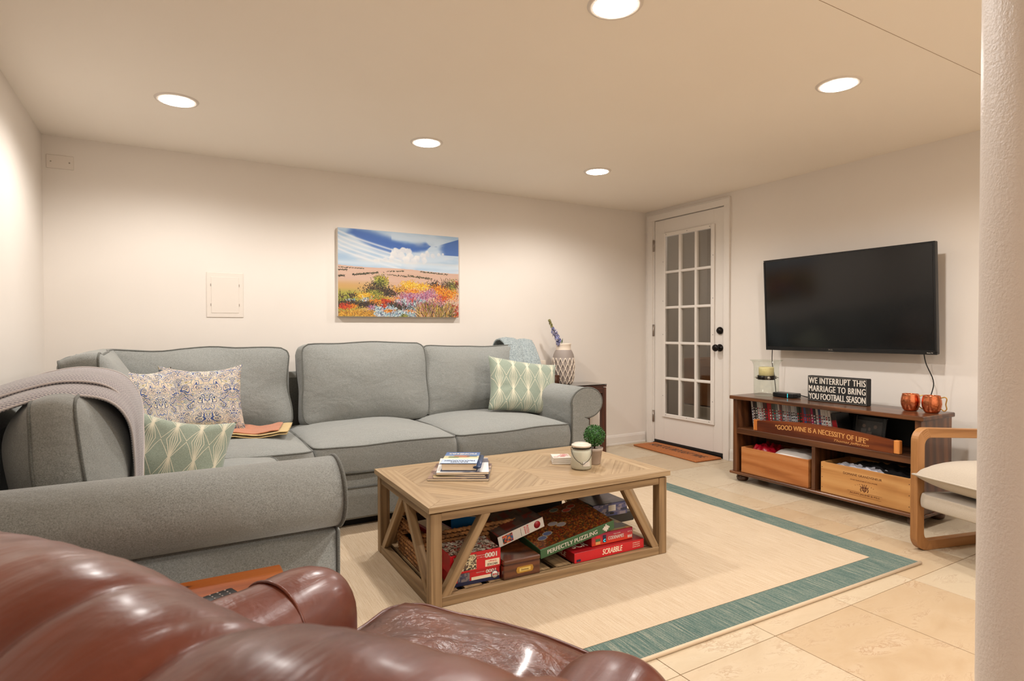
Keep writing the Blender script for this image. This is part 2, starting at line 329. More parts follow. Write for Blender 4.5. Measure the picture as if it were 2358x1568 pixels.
    def grid(s, fn, nu, nv, M=None, thick=0, closeu=False, uvfn=None, smooth=True):
        P = [[Vector(fn(i/nu, j/nv)) for i in range(nu+1)] for j in range(nv+1)]; W = nu+1
        vs = [p for row in P for p in row]; fs = [(j*W+i, j*W+i+1, (j+1)*W+i+1, (j+1)*W+i) for j in range(nv) for i in range(nu)]
        uv = [(uvfn(i/nu, j/nv) if uvfn else (i/nu, j/nv)) for j in range(nv+1) for i in range(nu+1)]
        if thick:
            nr = [Vector((0, 0, 0)) for _ in vs]
            for f in fs:
                nn_ = (vs[f[2]]-vs[f[0]]).cross(vs[f[3]]-vs[f[1]])
                for i in f: nr[i] += nn_
            n0 = len(vs); vs2 = [vs[i]-nr[i].normalized()*thick for i in range(n0)]
            fs2 = [tuple(n0+i for i in f[::-1]) for f in fs]; rim = []
            bd = [i for i in range(W)] + [j*W+W-1 for j in range(1, nv+1)] + [nv*W+i for i in range(W-2, -1, -1)] + [j*W for j in range(nv-1, 0, -1)]
            for k in range(len(bd)): a, b = bd[k], bd[(k+1) % len(bd)]; rim.append((b, a, n0+a, n0+b))
            vs = vs+vs2; fs = fs+fs2+rim; uv = uv+uv
        s.uv = (s.uv or []) + uv
        return s.add([tuple(p) for p in vs], fs, M, None, smooth)
    def mesh(s, name, m=None):
        me = bpy.data.meshes.new(name); me.from_pydata(s.v, [], s.f); me.polygons.foreach_set('use_smooth', s.sm)
        at = me.attributes.new('gc', 'FLOAT_VECTOR', 'POINT'); at.data.foreach_set('vector', np.array(s.g, dtype=np.float32).ravel())
        if s.uv and len(s.uv) == len(s.v):
            ul = me.uv_layers.new(name='UVMap'); li = np.zeros(len(me.loops), dtype=np.int32); me.loops.foreach_get('vertex_index', li)
            ul.data.foreach_set('uv', np.array(s.uv, dtype=np.float32)[li].ravel())
        if m is not None: me.materials.append(MT[m] if isinstance(m, str) else m)
        me.update(); return me
    def obj(s, name, m, parent=None, label=None):
        o = bpy.data.objects.new(name, s.mesh(name, m)); C.objects.link(o)
        if parent is not None: o.parent = parent
        if label: o['label'] = label
        return o
def tag(o, label, cat, group=None, kind=None):
    if label: o['label'] = label
    if cat: o['category'] = cat
    if group: o['group'] = group
    if kind: o['kind'] = kind
    return o
def thing(name, label, cat, loc=(0, 0, 0), rz=0, group=None, M=None):
    o = bpy.data.objects.new(name, None); C.objects.link(o); o.empty_display_size = .05
    if M is not None: o.matrix_world = M
    else: o.location = loc; o.rotation_euler = (0, 0, R(rz))
    return tag(o, label, cat, group)
def struct(mb, name, m, parent=None):
    o = mb.obj(name, m, parent)
    if parent is None: o['kind'] = 'structure'
    return o
def copytree(root, loc=None, rz=None, label=None):
    r = root.copy(); C.objects.link(r)
    if loc is not None: r.location = loc
    if rz is not None: r.rotation_euler = (0, 0, rz)
    if label: r['label'] = label
    for ch in list(root.children):
        c = ch.copy(); C.objects.link(c); c.parent = r
        for g in list(ch.children): d = g.copy(); C.objects.link(d); d.parent = c
    return r
def setmesh(o, m):
    o.data = o.data.copy(); o.data.materials.clear(); o.data.materials.append(MT[m]); return o

def cushion(hx, hy, hz, top=.04, bot=.0, side=.01, r=.018, rp=.04, wr=.004, seed=0, n=16, xmap=None, fr=5):
    """soft box: returns f(p) for p in [-1,1]^3"""
    def f(p):
        x, y, z = p
        ax = hx; X = x*ax; Y = y*hy; Z = z*hz
        # plan rounding
        rr = min(rp, hx*.9, hy*.9); ix = max(-hx+rr, min(hx-rr, X)); iy = max(-hy+rr, min(hy-rr, Y)); d = Vector((X-ix, Y-iy))
        if d.length > rr: d = d.normalized()*rr; X = ix+d.x; Y = iy+d.y
        e = max(abs(x), abs(y))
        k = (1-abs(x)**3)*(1-abs(y)**3)
        if z > 0: Z += top*k*z
        else: Z += bot*k*z
        sb = side*(1-z*z)
        X += sb*x*abs(x)**3; Y += sb*y*abs(y)**3
        # soften top/bottom edge
        cr = r*(max(abs(x), abs(y))**24)*abs(z)**8
        Z -= math.copysign(cr*.35, z)
        if wr:
            v = Vector((X*fr+seed*3.1, Y*fr+seed, Z*fr))
            X += wr*noise.noise(v*1.3); Y += wr*noise.noise(v+Vector((9, 2, 1))); Z += wr*1.5*noise.noise(v+Vector((3, 7, 5)))
        if xmap: X, Y, Z = xmap(X, Y, Z)
        return Vector((X, Y, Z))
    return f
def cush_bm(f, n=16):
    b = bmesh.new(); bmesh.ops.create_cube(b, size=2); bmesh.ops.subdivide_edges(b, edges=b.edges[:], cuts=n, use_grid_fill=True)
    for q in b.verts: q.co = f(tuple(q.co))
    return b
def piping(f, z, n=20, off=.002):
    pts = []
    def P(x, y):
        p = f((x, y, z)); c = Vector((p.x, p.y, 0)).normalized() if (abs(p.x)+abs(p.y)) > 0 else Vector((0, 0, 0)); return p + c*off
    for i in range(n): pts.append(P(-1+2*i/n, -1))
    for i in range(n): pts.append(P(1, -1+2*i/n))
    for i in range(n): pts.append(P(1-2*i/n, 1))
    for i in range(n): pts.append(P(-1, 1-2*i/n))
    return pts
def add_cushion(name, parent, f, M, m='sofa', pipe='sofapipe', pr=.0045, n=16, both=True):
    o = MB().bm(cush_bm(f, n), M, 0, True, False).obj(name, m, parent)
    for z_ in ((1, -1) if both else (1,)): MB().tube(piping(f, z_), pr, 6, True, M).obj('piping', pipe, o)
    return o

_dg = None
def text_mesh(body, width=None, height=None, bold=0.0, depth=.0004, space=1.0, align='CENTER', shear=0):
    """MB with text centred at the origin in the xy plane"""
    cu = bpy.data.curves.new('lettering', 'FONT'); cu.body = body; cu.size = 1; cu.extrude = .01; cu.space_character = space
    cu.align_x = align; cu.resolution_u = 3; cu.shear = shear
    o = bpy.data.objects.new('lettering', cu); C.objects.link(o); bpy.context.view_layer.update()
    me = bpy.data.meshes.new_from_object(o.evaluated_get(bpy.context.evaluated_depsgraph_get()))
    vs = np.array([v.co[:] for v in me.vertices]); fs = [tuple(p.vertices) for p in me.polygons]
    bpy.data.objects.remove(o, do_unlink=True); bpy.data.curves.remove(cu); bpy.data.meshes.remove(me)
    mn, mx = vs.min(0), vs.max(0); c = (mn+mx)/2; vs = vs-c; e = mx-mn
    sx = width/e[0] if width else None; sy = height/e[1] if height else None
    sx = sx or sy; sy = sy or sx
    vs = vs*np.array([sx, sy, depth/e[2]]); mb = MB(); b_ = max(0, bold)*2.2*sy
    for k_, dx_ in enumerate((-b_, 0, b_) if b_ > 0 else (0,)): mb.add([tuple(v) for v in vs+np.array([dx_, 0, k_*depth*.02])], fs)
    return mb
def text(body, parent, M, m, width=None, height=None, name='lettering', **kw):
    t = text_mesh(body, width, height, **kw); o = MB().add(t.v, t.f, M).obj(name, m, parent); return o
def paint_grid(arr, w_, h_, M=None, name='print', m='print', parent=None):
    """flat coloured picture: arr (rows top-down, cols, 3) sRGB 0..1, centred in xy"""
    a = np.asarray(arr, dtype=np.float64); hh, ww = a.shape[:2]
    xs = np.linspace(-w_/2, w_/2, ww); ys = np.linspace(h_/2, -h_/2, hh)
    gx, gy = np.meshgrid(xs, ys); M = M or I4(); A = np.array(M)
    P = np.stack([gx.ravel(), gy.ravel(), np.zeros(hh*ww), np.ones(hh*ww)], 1) @ A.T
    idx = np.arange(hh*ww).reshape(hh, ww)
    F = np.stack([idx[1:, :-1].ravel(), idx[1:, 1:].ravel(), idx[:-1, 1:].ravel(), idx[:-1, :-1].ravel()], 1)
    me = bpy.data.meshes.new(name); me.from_pydata(P[:, :3].tolist(), [], F.tolist())
    lin = np.where(a <= .04045, a/12.92, ((a+.055)/1.055)**2.4)
    col = np.concatenate([lin.reshape(-1, 3), np.ones((hh*ww, 1))], 1).astype(np.float32)
    ca = me.color_attributes.new('paint', 'FLOAT_COLOR', 'POINT'); ca.data.foreach_set('color', col.ravel())
    me.materials.append(MT[m]); me.update(); o = bpy.data.objects.new(name, me); C.objects.link(o)
    if parent is not None: o.parent = parent
    return o
def mottled(hh, ww, cols, n=400, s=(1, 4), seed=1, base=None):
    rg = np.random.RandomState(seed); a = np.ones((hh, ww, 3))*np.array(base if base is not None else cols[0])/255.
    for _ in range(n):
        y, x = rg.randint(hh), rg.randint(ww); h2, w2 = rg.randint(s[0], s[1]+1, 2); a[max(0, y-h2):y+h2, max(0, x-w2):x+w2] = np.array(cols[rg.randint(len(cols))])/255.
    return a

# ------------------------------------------------------------ room shell
def slab(name, a, b, m, holes=None): return struct(MB().span(a, b, 0), name, m)
slab('wall_back', (XL-.1, 0, 0), (.1, .1, H+.1), 'wall')
slab('wall_left', (XL-.1, YR, 0), (XL, 0, H+.1), 'wall')
slab('wall_rear', (XL-.1, YR-.1, 0), (.1, YR, H+.1), 'wall')
slab('ceiling', (XL-.1, YR-.1, H), (.1, .1, H+.1), 'ceil')
mb = MB(); DY0, DY1, DZ = -.10, -.905, 2.045
mb.span((0, -.0, 0), (.1, DY0, H), 0).span((0, DY1, 0), (.1, YR, H), 0).span((0, DY0, DZ), (.1, DY1, H), 0)
struct(mb, 'wall_right', 'wall')
mb = MB(); mb.span((-3.3, -2.951, H-.0006), (-.0, -2.9495, H), 0); struct(mb, 'trim_1', plain('hairline_joint', srgb(150, 122, 98), .9))
# floor: grout bed and tiles
fl = struct(MB().span((XL, YR, -.1), (0, 0, -.003), 0), 'floor', 'grout')
TX, TY = .4465, .4725
tb = MB().box(TX-.003, TY-.003, .012, T(0, 0, -.006), .0005); tmesh = tb.mesh('tile', 'tile')
for i in range(-7, 4):
    for j in range(-7, 7):
        x0 = -1.195+i*TX; y0 = -2.875+j*TY; x1 = x0+TX; y1 = y0+TY
        if x1 <= XL+.01 or x0 >= -.01 or y0 >= -.01 or y1 <= YR+.01: continue
        cx0, cx1, cy0, cy1 = max(x0, XL), min(x1, 0), max(y0, YR), min(y1, 0)
        o = bpy.data.objects.new('tile', tmesh); C.objects.link(o); o.parent = fl
        o.location = ((cx0+cx1)/2, (cy0+cy1)/2, random.uniform(-.0004, 0)); o.scale = ((cx1-cx0)/TX, (cy1-cy0)/TY, 1)
        if random.random() < .5: o.rotation_euler = (0, 0, PI)
# baseboards
def baseboard(name, a, b, nrm):
    a = Vector(a); b = Vector(b); L = (b-a).length; x = (b-a).normalized(); z = Vector((0, 0, 1)); y = Vector(nrm)
    prof = [(0, 0), (.014, 0), (.014, .012), (.011, .016), (.011, .07), (.006, .088), (0, .092)]
    M = Matrix((y, z, x)).transposed().to_4x4(); M.translation = a
    struct(MB().prism(prof, L, M), name, 'trim')
baseboard('baseboard_back', (XL, 0, 0), (-.012, 0, 0), (0, -1, 0))
baseboard('baseboard_left', (XL, YR, 0), (XL, 0, 0), (1, 0, 0))
baseboard('baseboard_right', (0, YR, 0), (0, -.968, 0), (-1, 0, 0))
# ---- door: casing, jamb, leaf with fifteen panes
mb = MB()
mb.span((-.016, -.047, 0), (0, -.100, 2.034), .001).span((-.016, -.907, 0), (0, -.959, 2.034), .001).span((-.016, -.047, 2.034), (0, -.959, 2.086), .001)
mb.span((-.021, -.040, 0), (0, -.047, 2.0865), .001).span((-.021, -.959, 0), (0, -.966, 2.0865), .001).span((-.021, -.040, 2.0865), (0, -.966, 2.094), .001)
struct(mb, 'trim_2', 'trim')
mb = MB(); mb.span((0, -.100, 0), (.1, -.112, 2.045), 0).span((0, -.905, 0), (.1, -.895, 2.045), 0).span((0, -.112, 2.034), (.1, -.895, 2.045), 0); struct(mb, 'trim_3', 'trim')
door = MB(); DX = .006; Dt = .04; ly0, ly1 = -.116, -.899; gz0, gz1 = .27, 1.895; gy0, gy1 = -.235, -.79
door.span((DX, ly0, .04), (DX+Dt, gy0, 2.029), .0015).span((DX, gy1, .04), (DX+Dt, ly1, 2.029), .0015).span((DX, gy0, gz1), (DX+Dt, gy1, 2.029), .0).span((DX, gy0, .04), (DX+Dt, gy1, gz0), 0)
door = struct(door, 'door_1', 'trim')
mb = MB()
for a, b in [((-.010, -.222, gz0-.012), (DX, -.256, 1.906)), ((-.010, -.770, gz0-.012), (DX, -.806, 1.906)), ((-.010, -.256, 1.872), (DX, -.770, 1.906)), ((-.010, -.256, gz0-.012), (DX, -.770, .292))]: mb.span(a, b, .004)
mb.obj('glazing_frame', 'trim', door)
ys = [-.256, -.4245, -.6055, -.770]; zs = [.292+(1.872-.292)*k/5 for k in range(6)]
for yy in ys[1:3]: MB().span((-.006, yy+.0125, .29), (DX+Dt, yy-.0125, 1.874), .005).obj('muntin', 'trim', door)
for zz in zs[1:5]: MB().span((-.005, -.254, zz-.0115), (DX+Dt-.001, -.772, zz+.0115), .005).obj('muntin', 'trim', door)
for i in range(3):
    for k in range(5): MB().span((.018, ys[i], zs[k]), (.022, ys[i+1], zs[k+1]), 0).obj('pane', 'pane', door)
for yy, zz in [(y_, z_) for z_ in (.281, 1.89) for y_ in (-.27, -.515, -.76)]+[(y_, z_) for y_ in (-.233, -.796) for z_ in (.45, 1.0, 1.3, 1.65)]:
    MB().lathe([(.0035, 0), (.002, .0012)], 10, T(-.0102, yy, zz) @ RY(-90)).obj('screw', 'bronze', door)
for z0 in (1.757, .985, .200):
    mb = MB().span((-.004, -.100, z0), (.004, -.117, z0+.105), .001)
    mb.lathe([(.0065, 0), (.0065, .105)], 12, T(-.006, -.108, z0)); h = mb.obj('hinge', 'nickel', door)
mb = MB().lathe([(.030, 0), (.030, .006), (.012, .010), (.011, .030), (.018, .036), (.027, .046), (.029, .056), (.025, .066), (.012, .071), (0, .072)], 28, T(-.0, -.862, .895) @ RY(-90)); mb.obj('door_knob', 'bronze', door)
mb = MB().lathe([(.030, 0), (.030, .008), (.022, .014), (.020, .022), (0, .023)], 28, T(-.0, -.862, 1.034) @ RY(-90)); mb.obj('deadbolt', 'bronze', door)
MB().span((.001, ly0, .018), (DX+Dt, ly1, .040), .002).obj('door_sweep', 'blackmatte', door)
struct(MB().span((-.004, -.103, 0), (.1, -.907, .016), .003), 'trim_4', 'bronze')
# store room behind the door
slab('wall_storage_far', (1.5, -1.6, -.1), (1.6, .7, 2.3), 'wall'); slab('wall_storage_side', (.1, .6, -.1), (1.6, .7, 2.3), 'wall'); slab('wall_storage_near', (.1, -1.7, -.1), (1.6, -1.6, 2.3), 'wall')
slab('floor_storage', (.1, -1.6, -.1), (1.5, .6, 0), 'grout'); slab('ceiling_storage', (.1, -1.6, 2.25), (1.5, .6, 2.3), 'ceil')
ld = bpy.data.lights.new('storage_fill', 'POINT'); ld.energy = 3.2; ld.color = SPOT_COL; ld.shadow_soft_size = .1; lo = bpy.data.objects.new('storage_fill', ld); C.objects.link(lo); lo.location = (.9, -.6, 2.15)  # added unseen fill, brightens the store room behind the door panes
def carton(name, label, sx, sy, sz, loc, m='cardboard', rz=0):
    t = thing(name, label, 'box', loc, rz, 'boxes behind the door glass'); MB().box(sx, sy, sz, T(0, 0, sz/2), .004).obj('carton', m, t)
    MB().box(sx*.98, .05, .002, T(0, 0, sz+.0005), 0).obj('packing_tape', plain('tape', srgb(120, 84, 50), .3), t)
carton('cardboard_box', 'large brown cardboard box seen low through the door glass', .5, .62, .42, (.55, -.5, .36), rz=4)
carton('cardboard_box', 'white storage box under the brown box behind the door glass', .52, .6, .35, (.55, -.5, 0), 'white', 2)
carton('cardboard_box', 'tall dark brown box at the right behind the door glass', .45, .4, .62, (.95, -1.1, 0), 'cardboard', -3)
t = thing('folded_screen', 'grey chevron patterned panel leaning in the store room behind the glass', 'panel', (1.3, -.95, 0))
MB().box(.04, .5, 1.35, T(0, 0, .68), .004).obj('board', plain('dim_grey_board', srgb(150, 142, 132), .7), t)
MT['chevron'] = plain('chevron_grey', srgb(96, 90, 84), .7)
for k in range(8):
    mb = MB()
    for s_ in (-1, 1): mb.beam((-.022, s_*.11, .25+.14*k), (-.022, s_*.01, .33+.14*k), .012, .004, (1, 0, 0)); mb.beam((-.022, s_*.11, .25+.14*k), (-.022, s_*.22, .33+.14*k), .012, .004, (1, 0, 0))
    mb.obj('chevron_strip', 'chevron', t)
# ---- column at the right edge (support post)
CD = 1.06; cray = (f2 + r3*((2252.5-1179)/F_PX)); cray = Vector((cray.x, cray.y, 0)); cn = Vector((cray.y, -cray.x, 0)).normalized(); CR = .10
cc = Vector((CAM.x, CAM.y, 0)) + cray.normalized()*CD + cn*CR*.999
mb = MB().lathe([(CR, 0), (CR, H)], 96, T(cc.x, cc.y, 0), False); o = mb.obj('support_column', 'column'); tag(o, 'round off-white painted support column filling the right edge of the view', 'column')
# ---- ceiling downlights: the visible grid, then unseen ones added for fill
for i, (lx, ly) in enumerate(LIGHTS):
    L = {(-3.81, -.92): 'recessed ceiling light nearest the left wall, above the grey sofa', (-2.55, -.92): 'recessed ceiling light above the landscape painting', (-1.30, -.92): 'recessed ceiling light nearest the white door', (-2.55, -2.59): 'recessed ceiling light cut off by the top edge of the view', (-1.27, -2.59): 'recessed ceiling light above the rug in front of the wall television', (-2.55, -4.26): 'added unseen ceiling light for fill just beside the support column', (-1.27, -4.26): 'added unseen ceiling light for fill behind the support column', (-3.81, -5.6): 'added unseen ceiling light for fill in the back row nearest the left wall', (-2.55, -5.6): 'added unseen ceiling light for fill in the middle of the back row', (-1.27, -5.6): 'added unseen ceiling light for fill in the back row nearest the television wall'}[(lx, ly)]
    t = thing('ceiling_light', L, 'light', (lx, ly, H), group='recessed ceiling lights')
    MB().lathe([(.074, -.001), (.074, -.007), (.090, -.005), (.094, 0)], 48, None, False).obj('trim_ring', 'plate', t)
    MB().lathe([(0, -.010), (.03, -.0095), (.055, -.0085), (.0735, -.006)], 48, None, False).obj('lens', 'bulb', t)
# ---- plates on the back wall
t = thing('blank_wall_plate', 'small blank white cover plate high in the left corner of the back wall', 'wall plate', (-4.368, 0, 1.985))
MB().box(.124, .006, .075, T(0, -.003, 0), .002).obj('plate', 'plate', t)
for sx_ in (-.042, .042): MB().lathe([(.004, 0), (.003, .0012)], 12, T(sx_, -.006, 0) @ RX(90)).obj('screw', 'nickel', t)
t = thing('access_panel', 'white plastic access panel on the back wall left of the painting', 'panel', (-3.542, 0, 1.266))
MB().box(.210, .005, .282, T(0, -.0025, 0), .002).obj('frame', 'plate', t); MB().box(.158, .003, .226, T(0, -.0055, 0), .001).obj('hatch', 'plate', t)
for sx_ in (-.081, .081):
    for sz_ in (-.062, .062): MB().box(.003, .002, .016, T(sx_, -.0072, sz_), 0).obj('latch', 'vasegrey', t)

# ------------------------------------------------------------ sectional sofa
sofa = thing('sectional_sofa', 'large grey-green L-shaped sectional sofa with rolled arms along the back and left walls', 'sofa', (-3.2, -.9, 0))
SM = sofa.matrix_world.copy(); SI = T(3.2, .9, 0)     # world -> sofa local
def sb(mb, name, m='sofa', parent=None, **k): return mb.obj(name, m, parent or sofa, **k)
mb = MB(); mb.span((-3.43, -1.085, .055), (-1.655, -.05, .30), .012, M=SI); mb.span((-4.40, -2.31, .055), (-3.42, -.05, .30), .012, M=SI); sb(mb, 'base')
sb(MB().tube([SI @ Vector((-3.42, -1.088, .222)), SI @ Vector((-1.66, -1.088, .222))], .004, 6), 'skirt_piping', 'sofapipe'); sb(MB().tube([SI @ Vector((-3.418, -1.10, .222)), SI @ Vector((-3.418, -2.30, .222))], .004, 6), 'skirt_piping', 'sofapipe')
mb = MB(); mb.span((-3.5, -1.02, .0), (-1.75, -.1, .06), 0, M=SI); mb.span((-4.35, -2.25, 0), (-3.5, -.1, .06), 0, M=SI); sb(mb, 'gap_shadow', 'sofashade')  # black block stands in for the shadow in the gap under the sofa
mb = MB(); mb.span((-4.30, -.165, .28), (-1.55, -.025, .775), .035, M=SI); mb.span((-4.435, -2.40, .28), (-4.30, -.03, .775), .035, M=SI); sb(mb, 'back_frame')
def arm(cx_, cz, rad, neck, inner, L, M, name='arm', rz_=.097):
    pts = [(inner, .055), (inner, cz-.02)]
    for k in range(0, 25):
        a = PI - (PI+R(100))*k/24; pts.append((cx_+rad*math.cos(a), cz+rz_*math.sin(a)))
    pts += [(neck, cz-rz_-.014), (neck-.004, .2), (neck+.006, .055)]
    # smooth: world section -> prism along local z
    o = sb(MB().prism(pts, L, M, bev=0), name)
    bpyme = o.data; bpyme.polygons.foreach_set('use_smooth', [len(p.vertices) == 4 for p in bpyme.polygons])
    # piping loops at the two ends
    P = [(x, y) for x, y in pts]
    MB().tube([(x*1.0, y, L+.001) for x, y in P], .006, 6, False, M).obj('piping', 'sofapipe', o)
    inn = [(cx_+(x-cx_)*.97, cz+(y-cz)*.97) for x, y in P]
    mbq = MB().prism(inn, .010, M @ T(0, 0, L-.002), bev=.004); mbq.obj('front_panel', 'sofa', o); return o
# right arm: section in (x, z), extruded toward -y
Mr = SI @ Matrix(((1, 0, 0, 0), (0, 0, -1, -.06), (0, 1, 0, 0), (0, 0, 0, 1)))
arm(-1.537, .574, .122, -1.524, -1.655, 1.05, Mr)
# left arm: section in (y mirrored, z), extruded toward +x
Ml = SI @ Matrix(((0, 0, 1, -4.43), (-1, 0, 0, 0), (0, 1, 0, 0), (0, 0, 0, 1)))
arm(2.432, .583, .118, 2.462, 2.30, .98, Ml)
# seat cushions
def seat(x0, x1, y0, y1, seed, top=.045, z0=.305, z1=.452):
    f = cushion((x1-x0)/2-.004, (y1-y0)/2, (z1-z0)/2, top, 0, .012, .02, .05, .007, seed, fr=4)
    return add_cushion('seat_cushion', sofa, f, SI @ T((x0+x1)/2, (y0+y1)/2, (z0+z1)/2), n=18)
seat(-2.445, -1.655, -1.115, -.30, 1); seat(-3.235, -2.445, -1.112, -.30, 2); seat(-4.13, -3.235, -1.14, -.30, 3, .04); seat(-4.13, -3.43, -2.29, -1.15, 4, .04)
# back cushions: local z = thickness toward the room, local y = height
def backc(M, hx, hy, seed, hz=.075, puff=.07, wr=.014, rp=.05, bot=-.03):
    f = cushion(hx, hy, hz, puff, abs(bot), .012, .02, rp, wr, seed, fr=4.2)
    return add_cushion('back_cushion', sofa, f, M, n=22)
def BM(x, y, z, tilt, yaw=0): return SI @ T(x, y, z) @ RZ(yaw) @ RX(90-tilt)
backc(BM(-1.985, -.315, .685, 12), .375, .235, 11)
backc(BM(-2.752, -.335, .700, 12), .402, .248, 12)
backc(BM(-3.70, -.305, .690, 10), .475, .238, 13, wr=.02)
backc(BM(-4.105, -1.82, .625, 4, 90), .43, .232, 14, hz=.060, puff=.08, bot=-.10)
backc(BM(-4.13, -.85, .700, 9, 90), .46, .235, 15, hz=.07, puff=.08)

# ------------------------------------------------------------ scatter pillows
def pillow(name, label, M, hx, hy, th, m, seed=0, group=None, pinch=.06, sag=0, wr=.012, uvs=(1, 1)):
    def side(sgn):
        def f(u, v):
            x, y = 2*u-1, 2*v-1
            cx_ = 1-pinch*(1-abs(y)**2.2)*(1 if abs(x) > 0 else 1); cy_ = 1-pinch*(1-abs(x)**2.2)
            X = x*hx*(1-pinch*(1-y*y)*x*x); Y = y*hy*(1-pinch*(1-x*x)*y*y)
            k = max(0, (1-x**4))**.55*max(0, (1-y**4))**.55; Z = sgn*th*k
            Y -= sag*hy*(1-x*x)*max(0, y)**1.0
            if k > 0:
                q = Vector((X*5+seed*7, Y*5, sgn)); Z += sgn*k*wr*noise.noise(q*1.4); X += k*.004*noise.noise(q*3)
                Z += sgn*.006*k*noise.noise(Vector((math.atan2(y, x)*4, seed, 2)))*(x*x+y*y)
            return (X, Y, Z)
        return f
    mb = MB(); uvf = lambda u, v: (u*uvs[0], v*uvs[1])
    mb.grid(side(1), 34, 34, uvfn=uvf); mb.grid(lambda u, v: side(-1)(1-u, v), 34, 34, uvfn=uvf)
    me = mb.mesh(name, m); o = bpy.data.objects.new(name, me); C.objects.link(o); o.matrix_world = M
    b = bmesh.new(); b.from_mesh(me); bmesh.ops.remove_doubles(b, verts=b.verts[:], dist=.0004); b.to_mesh(me); b.free()
    return tag(o, label, 'pillow', group)
def PM(x, y, z, yaw, tilt, roll=0): return T(x, y, z) @ RZ(yaw) @ RX(90-tilt) @ RZ(roll)
pillow('throw_pillow', 'square blue and cream scroll print pillow in front, beside the peach towel', PM(-3.70, -.64, .672, 6, 20, -1), .203, .198, .075, 'pillowblue', 1, 'blue scroll print pillows', .10, .10)
pillow('throw_pillow', 'blue and cream scroll print pillow leaning behind its twin in the sofa corner', PM(-3.945, -.80, .680, 48, 16, -4), .192, .195, .07, 'pillowblue', 2, 'blue scroll print pillows', .10, .10)
pillow('throw_pillow', 'slumped sage green pillow with cream lines behind the near rolled sofa arm', PM(-3.855, -1.55, .572, 4, 26, -16), .205, .168, .085, 'pillowgreen', 3, 'sage green line print pillows', .07, .22, .02)
pillow('throw_pillow', 'sage green pillow with cream lines leaning at the far right sofa arm', PM(-1.742, -.665, .652, -5, 22, -9), .262, .193, .075, 'pillowgreen', 4, 'sage green line print pillows', .08, .02, .014)

# ------------------------------------------------------------ throws and towel
def sweep_profile(pts, n):
    pts = [Vector(p) for p in pts]; L = [0]
    for a, b in zip(pts, pts[1:]): L.append(L[-1]+(b-a).length)
    def f(t):
        s_ = t*L[-1]
        for i in range(len(pts)-1):
            if s_ <= L[i+1] or i == len(pts)-2:
                k = (s_-L[i])/max(1e-9, L[i+1]-L[i]); 
                p0 = pts[max(0, i-1)]; p1 = pts[i]; p2 = pts[i+1]; p3 = pts[min(len(pts)-1, i+2)]
                return .5*((2*p1)+(p2-p0)*k+(2*p0-5*p1+4*p2-p3)*k*k+(3*p1-p0-3*p2+p3)*k**3)
    f.L = L[-1]; return f
def drape(o_name, prof0, prof1, m, parent, thick=.006, fold=.012, nf=3, seed=0, nu=70, nv=44, wall=.026):
    a = sweep_profile(prof0, 0); b = sweep_profile(prof1, 0); W_ = (a(.5)-b(.5)).length
    def f(u, v):
        p = a(u).lerp(b(u), v); q = noise.noise(Vector((u*2.2+seed, v*nf, seed*.7)))
        an = R(128-128*min(1, max(0, (u-.05)/.75))); n_ = Vector((math.cos(an), 0, math.sin(an)))
        s2 = min(1, max(0, (u-.42)/.3)); am = wall*(1-.55*s2); w_ = min(1, v/.22); p = p+n_*am*math.sin(w_*PI/2)+Vector((0, -.012*math.sin(w_*PI), 0))
        return p + n_*(fold*(.5+.5*math.sin(v*nf*2*PI+seed+u*1.6))+fold*.6*q)
    mb = MB().grid(f, nu, nv, None, thick, uvfn=lambda u, v: (v*W_, u*a.L)); o = mb.obj(o_name, m, parent)
    for vv in (0, 1): MB().tube([f(k/50, vv) for k in range(51)], .0032, 6).obj('blanket_edge', m, o)
    return o
bl = thing('herringbone_blanket', 'grey and cream herringbone wool blanket draped over the near left back cushion', 'blanket', (-4.1, -1.9, .9))
BI = T(4.1, 1.9, -.9)
def loc(pts): return [tuple(BI @ Vector(p)) for p in pts]
drape('lower_layer', loc([(-4.430, -2.300, 0.747), (-4.330, -2.240, 0.782), (-4.220, -2.190, 0.832), (-4.120, -2.150, 0.854), (-4.020, -2.120, 0.837), (-3.969, -2.080, 0.772), (-3.957, -2.020, 0.662), (-3.957, -1.980, 0.552), (-3.957, -1.950, 0.472)]),
      loc([(-4.430, -1.620, 0.772), (-4.330, -1.620, 0.817), (-4.220, -1.620, 0.854), (-4.120, -1.620, 0.867), (-4.020, -1.640, 0.842), (-3.969, -1.720, 0.772), (-3.957, -1.780, 0.662), (-3.957, -1.820, 0.562), (-3.957, -1.840, 0.482)]), 'herring', bl, seed=1, fold=.009, nf=2.2)
drape('upper_layer', loc([(-4.430, -2.120, 0.782), (-4.330, -2.060, 0.827), (-4.220, -2.020, 0.867), (-4.120, -2.000, 0.887), (-4.020, -1.980, 0.867), (-3.969, -1.960, 0.792), (-3.957, -1.930, 0.682), (-3.957, -1.900, 0.572), (-3.957, -1.880, 0.492)]),
      loc([(-4.430, -1.450, 0.772), (-4.330, -1.450, 0.822), (-4.220, -1.450, 0.862), (-4.120, -1.450, 0.874), (-4.020, -1.460, 0.847), (-3.969, -1.500, 0.772), (-3.957, -1.620, 0.672), (-3.957, -1.720, 0.572), (-3.957, -1.780, 0.512)]), 'herring', bl, seed=2.4, fold=.008, nf=1.6)
bt = thing('blue_throw', 'fluffy pale blue throw folded over the back cushion at the right end of the sofa', 'blanket', (-1.55, -.25, .9)); BI = T(1.55, .25, -.9)
